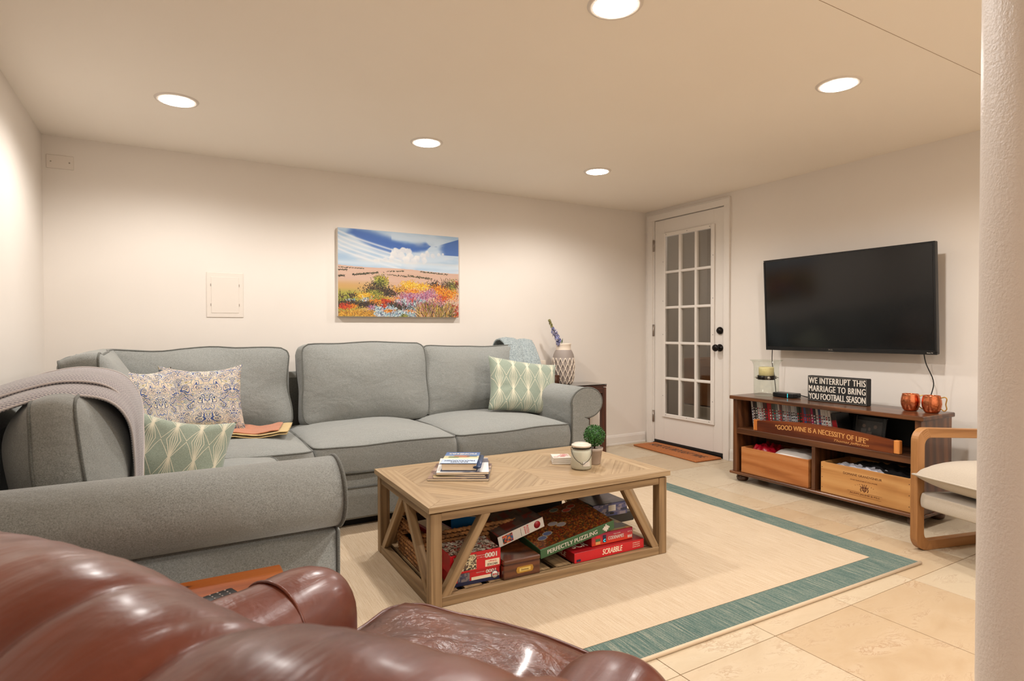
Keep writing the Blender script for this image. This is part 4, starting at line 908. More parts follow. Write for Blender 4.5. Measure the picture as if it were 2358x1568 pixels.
# photo frame
t = thing('photo_frame', 'black framed family photograph standing behind the wine stave on the shelf', 'picture frame', M=T(*on(.815, .20, .3685)) @ RZ(-94) @ RX(-10))
mb = MB()
for a, b in [((-.10, 0, 0), (-.078, .012, .155)), ((.078, 0, 0), (.10, .012, .155)), ((-.078, 0, 0), (.078, .012, .022)), ((-.078, 0, .133), (.078, .012, .155))]: mb.span(a, b, .002)
mb.obj('frame', 'black', t); a = mottled(40, 56, [(74, 72, 70), (80, 78, 76), (66, 64, 62)], 60, (2, 8), 3, (72, 70, 68))
for (cx_, cy_, rr_, body) in [(16, 12, 3.2, (120, 116, 114)), (28, 18, 3.0, (128, 120, 116)), (40, 12, 3.2, (60, 58, 58))]:
    yy, xx = np.mgrid[0:40, 0:56]; a[((xx-cx_)/rr_)**2+((yy-cy_)/(rr_*1.25))**2 < 1] = np.array((150, 128, 116))/255; a[(np.abs(xx-cx_) < 5.5) & (yy > cy_+5) & (yy < 38)] = np.array(body)/255
paint_grid(a, .156, .111, T(0, .004, .0775) @ RX(90), 'photograph', 'gloss_print', t)
MB().beam((0, .012, .12), (0, .07, .002), .03, .003, (1, 0, 0)).obj('easel_back', 'black', t)
# stave
st = thing('barrel_stave', 'curved dark wooden barrel stave with gold lettering about wine on the console shelf', 'sign', M=T(*on(.173, .010, .3685)) @ RZ(-90)); SL = .914
def top(x): return .066+.030*math.sin(PI*x/SL)
xs = [.030+(SL-.06)*k/30 for k in range(31)]
poly = [(xs[0], 0.0), (xs[-1], 0.0)]+[(x_, top(x_)) for x_ in reversed(xs)]
MB().prism(poly, .024, RX(90) @ T(0, 0, -.026), 0).obj('plank', 'stave', st)
for s_ in (0, 1):
    x0_ = 0 if s_ == 0 else SL-.030; MB().span((x0_, .002, 0), (x0_+.030, .034, .072), .003, 2).obj('raw_end', 'staveend', st)
tm = text_mesh('“GOOD WINE IS A NECESSITY OF LIFE”', .585, .030, bold=.008)
tm.v = [(x_, y_+.022*math.cos((x_)/.29*1.15)-.012, z_) for x_, y_, z_ in tm.v]; MB().add(tm.v, tm.f, T(.459, .0018, .047) @ RX(90)).obj('lettering', 'gold_t', st)
tm = text_mesh('Thomas Jefferson', .20, .018, bold=-.004, shear=.4); MB().add(tm.v, tm.f, T(.655, .0018, .018) @ RX(90)).obj('signature', 'gold_t', st)
# crates
def crate(label, x0, x1, m, h=.172):
    t = thing('wine_crate', label, 'crate', M=T(*on((x0+x1)/2, .012, .069)) @ RZ(-90)); w_ = x1-x0
    MB().span((-w_/2, 0, 0), (w_/2, .012, h), .0015, 0).obj('front_board', m, t); MB().span((-w_/2, .283, 0), (w_/2, .295, h), .0015, 0).obj('back_board', m, t)
    for s_ in (-1, 1): MB().span((s_*w_/2, .012, 0), (s_*(w_/2-.013), .283, h), .0015, 1).obj('end_board', m, t)
    MB().span((-w_/2+.013, .012, 0), (w_/2-.013, .283, .008), 0, 0).obj('bottom', m, t); return t
c1 = crate('orange pine wine crate with bold knotted grain in the left bay of the console', .078, .568, 'pinecrate')
c2 = crate('pale pine wine crate printed with vineyard lettering in the right bay of the console', .648, 1.146, 'pinecrate2', .180)
mb = MB()
for zz in (.03, .09, .15): mb.lathe([(.0025, 0), (.0015, .0008)], 8, T(-.241, 0, zz) @ RX(90)).lathe([(.0025, 0), (.0015, .0008)], 8, T(.241, 0, zz) @ RX(90))
mb.obj('nails', 'ink', c2)
TT = lambda x_, z_: T(x_, -.0004, z_) @ RX(90)
text('Domaine GrandVeneur'.upper(), c2, TT(-.005, .140), 'brownink', width=.215, height=.013, bold=.004); text('CHÂTEAUNEUF-DU-PAPE', c2, TT(.003, .113), 'brownink', width=.15, height=.008)
for k, ch_ in enumerate('· VIGNOBLES ·'):
    if ch_ == ' ': continue
    a_ = R(150-120*k/12); text(ch_, c2, TT(.008+.078*math.cos(a_), .043+.052*math.sin(a_)) @ RZ(math.degrees(a_)-90), 'brownink', height=.0055 if ch_ != '·' else .0015)
mb = MB()
mb.prism([(-.014, .018), (.014, .018), (.014, 0), (0, -.016), (-.014, 0)], .0004, TT(.008, .066)); cr = mb.obj('crest_shield', 'brownink', c2)
mb = MB(); mb.span((-.001, -.015, 0), (.001, .018, .0008), 0, M=TT(.008, .066)).span((-.014, .002, 0), (.014, .004, .0008), 0, M=TT(.008, .066)); mb.obj('crest_cross', 'pinecrate2', c2)
mb = MB()
for s_ in (-1, 1): mb.tube([(.008+s_*.017, 0, .054), (.008+s_*.022, 0, .066), (.008+s_*.017, 0, .076), (.008+s_*.022, 0, .084)], .0022, 5)
for s_ in (-.008, 0, .008): mb.tube([(.008+s_, 0, .086), (.008+s_*1.3, 0, .094)], .0016, 5)
mb.obj('crest_supporters', 'brownink', c2)
text('ALAIN JAUME & FILS', c2, TT(.008, .036), 'brownink', width=.165, height=.011, bold=.002)
mb = MB().span((-.088, -.0006, .0465), (-.012, 0, .0475), 0).span((.028, -.0006, .0465), (.104, 0, .0475), 0).span((-.080, -.0006, .0245), (.1, 0, .0255), 0); mb.obj('rule_lines', 'brownink', c2)
def crumple(name, label, m, x, y, z, sx_, sy_, h, seed, cat, amp=.012, fr=9):
    def f(u, v):
        a, b = 2*u-1, 2*v-1; k = (1-abs(a)**4)*(1-abs(b)**4); return (a*sx_/2, b*sy_/2, h*k**.5+k**.3*amp*noise.noise(Vector((u*fr+seed, v*fr*.8, seed))))
    t = MB().grid(f, 44, 32, None, .004); o = t.obj(name, m); o.matrix_world = T(*on(x, y, z)) @ RZ(-90); return tag(o, label, cat)
crumple('red_cloth', 'shiny red cloth in the left end of the orange pine crate', plain('red_satin', srgb(176, 20, 40), .3), .20, .14, .175, .19, .20, .085, 3, 'cloth', .03, 7)
crumple('folded_white_cloth', 'folded white cloth on top of the orange pine crate', plain('white_linen', srgb(222, 216, 208), .8), .425, .15, .20, .27, .25, .062, 5, 'cloth', .010, 5)
crumple('black_cloth', 'crumpled black cloth filling the printed pale crate', plain('black_fleece', srgb(24, 22, 24), .95), .93, .15, .19, .42, .25, .07, 8, 'cloth', .03, 9)
crumple('checked_cloth', 'pale grey folded cloth edge showing at the front of the printed crate', plain('grey_white_cloth', srgb(196, 196, 206), .85, var=.5), .86, .06, .205, .34, .07, .048, 12, 'cloth', .02, 12)
# things on the console top
ZT = .588
hg = thing('hurricane_candle_holder', 'flared clear glass hurricane holding a cream candle at the left end of the console', 'candle holder', tuple(on(.158, .165, ZT)))
MB().lathe([(0, .002), (.074, .002), (.080, .010), (.080, .19), (.083, .215), (.092, .235), (.103, .243)], 56, None, False).obj('glass_cylinder', 'glass', hg)
MB().lathe([(.100, .241), (.104, .2425), (.1045, .245), (.100, .246)], 56, None, False).obj('rim', 'glass', hg)
MB().lathe([(0, .112), (.056, .112), (.056, .140), (.053, .140), (.053, .115), (0, .115)], 40).obj('candle_cup', 'bronze', hg)
mb = MB()
for k in range(4): a_ = 2*PI*k/4+.9; mb.lathe([(0, -.004), (.008, -.004), (.011, 0), (.008, .004), (0, .004)], 16, T(.062*math.cos(a_), .062*math.sin(a_), .126) @ Matrix.Rotation(a_, 4, 'Z') @ RY(90)).tube([(.056*math.cos(a_), .056*math.sin(a_), .126), (.079*math.cos(a_), .079*math.sin(a_), .126)], .002, 6)
mb.obj('glass_buttons', 'nickel', hg); MB().lathe([(0, .116), (.048, .116), (.049, .190), (.046, .197), (.030, .194), (0, .190)], 36).obj('candle', 'oldwax', hg)
bx = thing('streaming_box', 'small black electronic box with a cyan light on the console', 'electronics', tuple(on(.285, .205, ZT)), -90)
MB().box(.155, .085, .030, T(0, 0, .016), .006, seg=2).obj('housing', 'black', bx); MB().box(.003, .001, .026, T(.035, -.0428, .016), 0).obj('light_strip', 'cyan', bx)
mb = MB(); f = sweep_profile([(.076, .0, .016), (.10, .005, .020), (.12, .03, .012), (.13, .08, .003)], 0); mb.tube([f(k/20) for k in range(21)], .003, 6).obj('power_cord', 'blackmatte', bx)
sg = thing('slogan_box_sign', 'black wooden block sign with white capital lettering on the console', 'sign', tuple(on(.648, .185, ZT)), -88)
MB().box(.366, .045, .160, T(0, 0, .080), .003).obj('block', 'blackmatte', sg)
mb = MB()
for a, b in [((-.178, -.0232, .005), (.178, -.0226, .0062)), ((-.178, -.0232, .1538), (.178, -.0226, .155)), ((-.178, -.0232, .005), (-.1768, -.0226, .155)), ((.1768, -.0232, .005), (.178, -.0226, .155))]: mb.span(a, b, 0)
mb.obj('edge_line', plain('worn_edge', srgb(150, 142, 132), .7), sg)
for k, (ln, sp) in enumerate([('WE INTERRUPT THIS', 1.1), ('MARRIAGE TO BRING', 1.1), ('YOU FOOTBALL SEASON', .98)]): text(ln, sg, T(-.0005, -.0229, .131-.0495*k) @ RX(90), 'white', width=.346, height=.038, bold=.010, space=sp)
def mug(label, x, y, rz):
    t = thing('copper_mug', label, 'mug', tuple(on(x, y, ZT)), rz, 'copper mugs on the console')
    MB().lathe([(0, .001), (.030, .001), (.037, .010), (.0445, .032), (.047, .050), (.045, .070), (.040, .090), (.0405, .094), (.0385, .094), (.038, .090), (.043, .070), (.045, .050), (.042, .030), (.030, .006), (0, .005)], 48, None, False).obj('cup', 'copper', t)
    f = sweep_profile([(.041, 0, .083), (.058, 0, .088), (.066, 0, .078), (.062, 0, .050), (.066, 0, .026), (.055, 0, .014), (.042, 0, .024)], 0); MB().tube([f(k/30) for k in range(31)], .003, 8).obj('handle', 'brass', t)
mug('hammered copper mug on the left of the pair, its handle hidden', 1.052, .195, -60); mug('hammered copper mug on the right of the pair with its brass handle showing', 1.158, .195, -75)

# ------------------------------------------------------------ games and basket on the table's lower shelf
SZ = .0465
def gbox(name, label, x, y, z, sx_, sy_, h, rz, m, cat='game box', tilt=0, roll=0, topimg=None, frontimg=None, group='puzzle and game boxes under the coffee table'):
    t = thing(name, label, cat, M=T(x, y, z) @ RZ(rz) @ RY(-tilt) @ RX(roll), group=group)   # origin: front left bottom corner
    MB().span((.001, .001, 0), (sx_-.001, sy_-.001, h*.4), .001).obj('tray', m, t); MB().span((0, 0, .004), (sx_, sy_, h), .0015).obj('lid', m, t)
    if topimg is not None: paint_grid(topimg, sx_-.006, sy_-.006, T(sx_/2, sy_/2, h+.0005), 'lid_picture', 'gloss_print', t)
    if frontimg is not None: a, px_, w2, h2 = frontimg; paint_grid(a, w2, h2, T(px_, -.0006, h/2) @ RX(90), 'side_picture', 'gloss_print', t)
    return t
candy = [(200, 190, 170), (60, 40, 36), (170, 150, 130), (150, 40, 36), (220, 214, 200), (90, 80, 70)]
g = gbox('puzzle_box', 'lower red and blue puzzle box at the near left corner of the table shelf', -2.925, -2.075, SZ, .205, .155, .052, -4, 'red', topimg=mottled(60, 72, candy, 900, (1, 3), 4), frontimg=(mottled(14, 20, [(70, 70, 90), (120, 110, 110), (50, 50, 80)], 60, (1, 3), 5), .05, .05, .044))
FM = lambda x, z: T(x, -.0012, z) @ RX(90) @ RZ(180)
MB().box(.200, .001, .014, T(.1025, -.0006, .008), 0).obj('blue_band', 'navy', g); MB().box(.12, .001, .012, T(.142, -.0007, .021), 0).obj('pale_band', 'page', g)
text('1000', g, FM(.165, .040), 'white', width=.042, height=.014, bold=.02); text('piece puzzle', g, FM(.120, .042), 'white', width=.035, height=.005)
mb = MB().lathe([(0, 0), (.016, 0), (.016, .0008), (0, .0008)], 28, T(.182, -.0008, .022) @ RX(90)); mb.obj('round_badge', 'navy', g); MB().lathe([(0, 0), (.0135, 0), (.0135, .0008), (0, .0008)], 28, T(.182, -.0016, .022) @ RX(90)).obj('badge_face', 'white', g)
text('Puzzle', g, T(.182, -.0026, .022) @ RX(90) @ RZ(180), 'red', width=.02, height=.007, bold=.02)
g = gbox('puzzle_box', 'upper red puzzle box with upside-down lettering behind the near table leg', -2.935, -2.085, SZ+.053, .215, .155, .074, -3, 'red', topimg=mottled(70, 90, candy, 1500, (1, 3), 6), frontimg=(mottled(30, 40, [(214, 200, 160), (50, 44, 40), (190, 176, 140), (90, 70, 60)], 400, (1, 2), 8), .062, .095, .058))
text('1000', g, FM(.172, .054), 'white', width=.050, height=.019, bold=.02); text('piece puzzle', g, FM(.128, .058), 'white', width=.036, height=.005); text('for ages 12+', g, FM(.128, .050), 'white', width=.036, height=.004)
MB().box(.062, .001, .026, T(.178, -.0006, .022), 0).obj('cream_label', 'page', g); text('VINTAGE', g, FM(.178, .016), 'ink', width=.046, height=.009, bold=.01); text("Kellogg's", g, FM(.178, .028), 'red', width=.034, height=.007, bold=.01)
g = thing('wooden_box', 'glossy dark wooden box with a brass label holder on the table shelf', 'box', M=T(-2.718, -2.118, SZ) @ RZ(-2))
MB().span((0, 0, 0), (.168, .25, .056), .003, 0).obj('body', 'mahogany', g); MB().span((-.001, -.002, .0565), (.169, .251, .076), .004, 0).obj('lid', 'mahogany', g)
MB().prism([(-.036, -.011), (-.030, -.013), (.030, -.013), (.036, -.011), (.040, 0), (.036, .011), (.030, .013), (-.030, .013), (-.036, .011), (-.040, 0)], .0015, T(.095, 0, .030) @ RX(90)).obj('label_holder', 'brass', g)
MB().box(.052, .0006, .014, T(.095, -.0018, .030), 0).obj('label_card', plain('old_card', srgb(206, 176, 96), .6), g); text('Dominoes', g, T(.095, -.0024, .030) @ RX(90), 'brownink', width=.034, height=.007)
g = gbox('board_game_box', 'long red word game box at the bottom of the right-hand pile on the table shelf', -2.377, -2.122, SZ, .385, .20, .043, -1, 'darkred')
MB().box(.384, .0006, .040, T(.1925, -.0004, .0215), 0).obj('bright_side', 'red', g)
tm = text_mesh('SCRABBLE', .112, .024, bold=.006, shear=.25); MB().add(tm.v, tm.f, T(.205, -.001, .023) @ RX(90)).obj('lettering', 'cream_t', g)
text('AMERICA’S', g, T(.34, -.001, .032) @ RX(90), 'cream_t', width=.042, height=.004); text('FAVORITE', g, T(.34, -.001, .023) @ RX(90), 'cream_t', width=.040, height=.004); text('WORD GAME', g, T(.34, -.001, .014) @ RX(90), 'cream_t', width=.044, height=.004)
MB().box(.022, .0006, .010, T(.022, -.0008, .010), 0).obj('publisher_label', 'navy', g); text('SCRABBLE', g, T(.14, .075, .0435), 'cream_t', width=.22, height=.05, bold=.006, shear=.25); text('BBLE', g, T(-.001, .10, .02) @ RZ(-90) @ RX(90), 'cream_t', width=.08, height=.02, shear=.2)
a = np.zeros((20, 40, 3)); 
for i in range(40):
    for j in range(20): t_ = i/39; q = j/19; a[j, i] = (np.array((150, 26, 66))*(1-q)+np.array((224, 66, 34))*q)/255*(.9+.1*t_)
gt = mottled(24, 34, [(110, 90, 60), (150, 120, 50), (100, 60, 60), (70, 66, 60)], 60, (2, 7), 12, (120, 90, 70))
g = gbox('board_game_box', 'orange and pink word spy game box on top of the long red game box', -2.268, -2.100, SZ+.044, .232, .165, .052, -1, 'darkred', topimg=gt, frontimg=(a, .116, .228, .048))
text('CODENAMES', g, T(.135, -.0014, .024) @ RX(90), 'white', width=.088, height=.015, bold=.006); text('CZECH GAMES', g, T(.14, -.0014, .039) @ RX(90), 'white', width=.04, height=.004)
for k, cc_ in enumerate(['gold_t', 'green', 'red']): MB().box(.026, .0006, .012, T(.034, -.0012, .012+.013*k), 0).obj('cover_picture', cc_, g)
MB().box(.018, .0006, .032, T(.070, -.0012, .026), 0).obj('dark_tab', 'navy', g); text('C', g, T(.070, -.002, .018) @ RX(90), 'cyan', height=.012, bold=.01); MB().box(.026, .018, .0008, T(.212, .012, .0525), 0).obj('yellow_corner', 'gold_t', g)
mb = MB()
for k in range(3): mb.box(.006, .0006, .012, T(.205+.009*k, -.0012, .014), 0).box(.003, .0006, .005, T(.205+.009*k, -.0012, .036), 0)
mb.obj('spy_figures', 'white', g)
leaves = mottled(120, 168, [(110, 52, 20), (140, 76, 28), (84, 40, 22), (150, 96, 34), (60, 34, 24), (120, 36, 22), (70, 60, 30)], 6500, (1, 2), 21)
yy, xx = np.mgrid[0:120, 0:168]
for cx_, cy_, cl in [(12, 44, (96, 108, 140)), (20, 40, (96, 108, 140)), (34, 28, (150, 140, 140)), (40, 34, (150, 140, 140)), (60, 14, (176, 66, 50)), (68, 10, (176, 66, 50)), (50, 6, (90, 120, 116)), (24, 12, (84, 76, 70))]:
    m = ((xx-cx_*2)/8.4)**2+((yy-cy_*2)/6.0)**2; leaves[m < 1] = np.array(cl)/255; leaves[(m < 1.5) & (m >= 1)] = np.array((170, 160, 140))/255
g = gbox('puzzle_box', 'green-sided autumn leaves puzzle box lying tilted across the other boxes', -2.530, -2.098, .088, .392, .275, .042, -1, 'green', tilt=9.3, roll=7, topimg=leaves)
text('PERFECTLY PUZZLING', g, T(.165, -.001, .021) @ RX(90), 'white', width=.262, height=.0185, bold=.008)
mb = MB().box(.024, .0006, .020, T(.345, -.0008, .021), .0)
for dx_, dz_ in ((-.015, 0), (.015, 0), (0, .013), (0, -.013)): mb.lathe([(0, 0), (.0048, 0), (.0048, .0006), (0, .0006)], 14, T(.345+dx_, -.0006, .021+dz_) @ RX(90))
mb.obj('puzzle_piece_emblem', 'white', g)
a = mottled(40, 44, [(90, 76, 70), (104, 86, 76), (80, 70, 66), (120, 50, 40)], 120, (1, 6), 30, (92, 80, 72))
g = gbox('puzzle_box', 'white-spined puzzle box with red lettering tilted on the wooden box', -2.672, -2.000, .133, .225, .24, .046, -2, 'darkcard', tilt=14, roll=3, topimg=a)
MB().box(.225, .0008, .045, T(.1125, -.0004, .023), 0).obj('white_spine', 'white', g); paint_grid(mottled(14, 18, [(196, 60, 40), (60, 90, 130), (40, 60, 50), (210, 120, 60)], 120, (1, 2), 31), .05, .036, T(.045, -.0012, .023) @ RX(90), 'side_picture', 'gloss_print', g)
text('JIGSAW', g, T(.130, -.0012, .023) @ RX(90) @ RZ(-90), 'red', width=.036, height=.010, bold=.01); text('PUZZLE', g, T(.144, -.0012, .023) @ RX(90) @ RZ(-90), 'red', width=.036, height=.010, bold=.01); text('1000 pieces', g, T(.110, -.0012, .023) @ RX(90) @ RZ(-90), 'ink', width=.034, height=.004)
MB().lathe([(0, 0), (.016, 0), (.016, .0008), (0, .0008)], 28, T(.192, -.0008, .023) @ RX(90)).obj('round_badge', 'darkred', g)
g = gbox('game_box', 'flat dark box under the blue cloud puzzle at the back right of the table shelf', -2.03, -1.80, SZ, .27, .22, .048, -1, 'darkcard', topimg=mottled(20, 26, [(60, 50, 44), (90, 60, 44), (44, 40, 40)], 80, (1, 5), 33))
sky = mottled(24, 34, [(70, 76, 120), (110, 104, 130), (90, 90, 130), (50, 56, 84), (150, 140, 150)], 160, (1, 4), 34)
g = gbox('puzzle_box', 'blue and violet cloud puzzle box with a white price label at the back right', -2.035, -1.81, SZ+.049, .215, .21, .066, -3, 'navy', topimg=mottled(24, 30, [(56, 50, 60), (84, 74, 80), (64, 58, 64)], 90, (2, 6), 35), frontimg=(sky, .1075, .212, .062))
MB().box(.045, .0008, .030, T(.118, -.001, .040), 0).obj('price_label', 'white', g); mb = MB().box(.020, .0008, .008, T(.118, -.0012, .014), 0)
for dx_ in (-.009, .009): mb.lathe([(0, 0), (.004, 0), (.004, .0006), (0, .0006)], 12, T(.118+dx_, -.0008, .014) @ RX(90))
mb.obj('puzzle_piece_emblem', 'ink', g)
gbox('game_box', 'tall black game box at the middle back of the table shelf', -2.43, -1.68, SZ, .30, .17, .16, 0, 'blackmatte')
# wicker basket
bk_ = thing('wicker_basket', 'brown woven seagrass basket with cut-out handles at the left of the table shelf', 'basket', (-2.742, -1.752, SZ), -2)
bw2, bd2, bh2 = .225, .155, .165
rows = 9
for r_ in range(rows):
    z_ = .010+r_*(bh2-.014)/(rows-1); gr = 1+.05*r_/rows; mb = MB(); n_ = 140
    for st_ in (0, 1):
        pts = []; ph = st_*PI + (r_ % 2)*PI/2
        for k in range(n_):
            t_ = k/n_*4; sd = int(t_); q = t_-sd; a_, b_ = bw2*gr, bd2*gr
            p = [(-a_+2*a_*q, -b_), (a_, -b_+2*b_*q), (a_-2*a_*q, b_), (-a_, b_-2*b_*q)][sd]
            if rows-4 <= r_ <= rows-3 and sd in (1, 3) and .28 < q < .72: p = (p[0]*.80, p[1])
            o_ = .005*math.sin(k*PI/1.6+ph); nrm = [(0, -1), (1, 0), (0, 1), (-1, 0)][sd]
            pts.append((p[0]+nrm[0]*o_, p[1]+nrm[1]*o_, z_+.005*math.cos(k*PI/1.6+ph)))
        mb.tube(pts, .0062, 5, True)
    mb.obj('woven_row', 'wicker', bk_)
MB().span((-bw2*.97, -bd2*.97, .002), (bw2*.97, bd2*.97, .008), 0).obj('bottom', 'wicker', bk_)
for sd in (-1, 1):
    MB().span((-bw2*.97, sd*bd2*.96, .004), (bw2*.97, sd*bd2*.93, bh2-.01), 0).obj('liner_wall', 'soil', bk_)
for i, (lb, mm, x_, y_, s1, s2, s3, r_) in enumerate([('blue paperback standing in the wicker basket', 'navy', .05, -.02, .012, .17, .17, 70), ('bright blue booklet leaning in the wicker basket', 'bluebook', .0, -.06, .010, .12, .168, 60), ('red brown book lying in the wicker basket', 'darkred', -.12, .0, .10, .20, .13, 5), ('dark book in the right end of the wicker basket', 'darkcard', .14, .02, .08, .18, .14, -4)]):
    if mm == 'bluebook': MT[mm] = plain('bright_blue_card', srgb(24, 104, 168), .4)
    t = thing('book', lb, 'book', M=T(-2.742+x_, -1.752+y_, SZ+.009) @ RZ(r_)); MB().box(s1, s2, s3, T(0, 0, s3/2), .001).obj('cover', mm, t); MB().box(s1*.75, s2*.98, s3*1.002, T(0, 0, s3/2+.001), 0).obj('pages', 'page', t)

# ------------------------------------------------------------ side table with vase behind the right arm
stb = thing('side_table', 'dark wood side table with a glass top behind the right sofa arm', 'side table', (-1.035, -.145, 0))
w2, d2 = .345, .132
for sx_ in (-1, 1):
    for sy_ in (-1, 1): MB().box(.040, .040, .562, T(sx_*(w2-.022), sy_*(d2-.022), .281), .002, 2).obj('leg', 'darkwood', stb)
for sy_ in (-1, 1): MB().box(2*w2-.08, .022, .055, T(0, sy_*(d2-.014), .545), .001, 0).obj('apron', 'darkwood', stb)
for sx_ in (-1, 1): MB().box(.022, 2*d2-.08, .055, T(sx_*(w2-.014), 0, .545), .001, 1).obj('apron', 'darkwood', stb)
MB().box(2*w2, 2*d2, .014, T(0, 0, .575), .002, 0).obj('top', 'darkwood', stb); MB().box(2*w2+.004, 2*d2+.004, .006, T(0, 0, .5875), .002).obj('glass_sheet', plain('smoked_glass_top', srgb(40, 36, 32), .04, coat=.5), stb)
vs_ = thing('ceramic_vase', 'cream and grey ceramic vase with raised diamond lattice on the side table', 'vase', (-1.040, -.148, .591))
prof = [(.052, 0), (.066, .006), (.080, .030), (.088, .080), (.091, .130), (.091, .190), (.088, .225)]
def vr(z):
    for (r0, z0), (r1, z1) in zip(prof, prof[1:]):
        if z <= z1: return r0+(r1-r0)*(z-z0)/(z1-z0)
    return prof[-1][0]
MB().lathe(prof, 56, None, True).obj('body', 'vasegrey', vs_); MB().lathe([(.088, .225), (.083, .250), (.070, .278), (.062, .288)], 56, None, False).obj('shoulder', 'vasegrey', vs_)
MB().lathe([(.062, .287), (.059, .305), (.062, .330), (.067, .340), (.064, .341), (.056, .325), (.054, .300)], 56, None, False).obj('neck', 'vasecream', vs_)
mb = MB(); ND = 14
for k in range(ND):
    for s_ in (-1, 1):
        pts = []
        for q in range(33): z_ = .006+.217*q/32; a_ = 2*PI*k/ND+s_*q/32*2*PI/ND*2.5; r_ = vr(z_)+.001; pts.append((r_*math.cos(a_), r_*math.sin(a_), z_))
        mb.tube(pts, .0034, 5)
mb.obj('raised_lattice', 'vasecream', vs_)
mb = MB()
for j in range(5):
    for k in range(ND):
        for hf in (0, 1):
            z_ = .006+.217*(j*2+1+hf*0)/10; a_ = 2*PI*(k+.5*(0 if j % 2 else 1)+0)/ND+(PI/ND if False else 0); r_ = vr(z_)+.0022
            if hf: continue
            mb.add([(r_*math.cos(a_+da)*1.0, r_*math.sin(a_+da), z_+dz) for da, dz in ((0, .016), (.075, 0), (0, -.016), (-.075, 0))], [(0, 1, 2, 3)])
mb.obj('dark_diamonds', 'vasedark', vs_)
fl_ = thing('flower_stem', 'pale lilac delphinium stem leaning left out of the patterned vase', 'flower', (-1.050, -.148, .62))
pth = sweep_profile([(0, 0, 0), (-.015, 0, .20), (-.040, -.01, .30), (-.075, -.012, .38), (-.115, -.015, .45), (-.140, -.015, .50)], 0)
MB().tube([pth(k/30) for k in range(31)], .0028, 6).obj('stem', 'olive', fl_); rg = random.Random(9)
mbp, mbl, mbo = MB(), MB(), MB()
for k in range(120):
    t_ = .60+.40*(k/120); p = pth(t_); sz = (.022 if t_ < .82 else .013)*(1.15-t_*.35); d = Vector((rg.uniform(-1, 1), rg.uniform(-1, 1), rg.uniform(-1, 1))).normalized()
    c_ = p+d*rg.uniform(.004, .022 if t_ < .85 else .010); x_ = d.orthogonal().normalized(); y_ = d.cross(x_)
    tgt = mbo if t_ > .88 else (mbp if rg.random() < .6 else mbl)
    tgt.add([tuple(c_+(x_*math.cos(a)+y_*math.sin(a))*sz*(.6 if i % 2 else 1)+d*sz*(.3 if i % 2 else 0)) for i, a in enumerate([2*PI*q/8 for q in range(8)])]+[tuple(c_)], [(i, (i+1) % 8, 8) for i in range(8)])
mbp.obj('lilac_florets', 'lilac', fl_); mbl.obj('pale_florets', 'palepetal', fl_); mbo.obj('buds', 'olive', fl_)
MB().add([(.0, 0, .30), (.018, .004, .325), (.020, .004, .355), (.006, 0, .335)], [(0, 1, 2, 3)], T(-.028, -.02, -.0)).obj('leaf', 'leaf', fl_)
t = thing('dark_votive', 'dark brown glass votive cup beside the vase on the side table', 'candle holder', (-1.165, -.205, .591)); MB().lathe([(.028, 0), (.034, .004), (.042, .085), (.040, .086), (.032, .010), (0, .010)], 36, None, False).obj('cup', plain('amber_dark_glass', srgb(66, 34, 20), .12), t)
t = thing('pillar_candle', 'tall white pillar candle on the side table beside the blue throw', 'candle', (-1.272, -.150, .591)); MB().lathe([(0, 0), (.048, 0), (.048, .205), (.045, .209), (.02, .206), (0, .204)], 36).obj('wax', 'wax', t); MB().tube([(0, 0, .204), (.001, 0, .214)], .001, 5).obj('wick', 'ink', t)

# ------------------------------------------------------------ wooden armchair at the right
va = Vector((.968, -.25)); va.normalize(); AM = Matrix(((va.x, -va.y, 0, -.836), (va.y, va.x, 0, -2.688), (0, 0, 1, 0), (0, 0, 0, 1)))   # local x: front to back; local -y: toward the near arm
ac = thing('wooden_armchair', 'honey ash open-frame armchair with cream cushions beside the console', 'armchair', M=AM)
def loop(y0, name):
    L_, Hh, rr, tw, th = .66, .580, .065, .045, .036
    def rrect(x0, x1, z0, z1, r_):
        pts = []
        for cx_, cz, a0 in ((x1-r_, z0+r_, -90), (x1-r_, z1-r_, 0), (x0+r_, z1-r_, 90), (x0+r_, z0+r_, 180)):
            for k in range(9): a = R(a0+90*k/8); pts.append((cx_+r_*math.cos(a), cz+r_*math.sin(a)))
        return pts
    o_, i_ = rrect(0, L_, 0, Hh, rr), rrect(tw, L_-tw, tw, Hh-tw, rr*.62); n_ = len(o_)
    vs = [(x, y0+s, z) for s in (0, -th) for x, z in o_]+[(x, y0+s, z) for s in (0, -th) for x, z in i_]
    vs = [(x, y, z*(1-.115*x) if z > .3 else z) for x, y, z in vs]; fs = []
    for k in range(n_):
        j = (k+1) % n_; fs += [(k, j, n_+j, n_+k), (2*n_+k, 3*n_+k, 3*n_+j, 2*n_+j), (k, 2*n_+k, 2*n_+j, j), (n_+k, n_+j, 3*n_+j, 3*n_+k)]
    g = [(z, x, y) if (x < tw*1.2 or x > L_-tw*1.2) else (x, z, y) for x, y, z in vs]
    mb = MB().add(vs, fs, None, g); b = bmesh.new(); o = mb.obj(name, 'chairwood', ac)
    bev = o.modifiers.new('bevel', 'BEVEL'); bev.width = .003; bev.segments = 2; bev.limit_method = 'ANGLE'; bev.angle_limit = R(40); b.free(); return o
loop(0, 'arm_loop'); loop(-.640, 'arm_loop')
MB().box(.045, .60, .035, T(.50, -.338, .060), .003, 1).obj('stretcher', 'chairwood', ac); MB().box(.05, .60, .035, T(.62, -.338, .50), .003, 1).obj('back_rail', 'chairwood', ac)
f = cushion(.31, .298, .041, .004, .004, .006, .03, .05, .001, 3); MB().bm(cush_bm(f, 12), T(.305, -.338, .228) @ RY(4), 0, True, False).obj('seat_frame', 'cream', ac)
pm = MB()
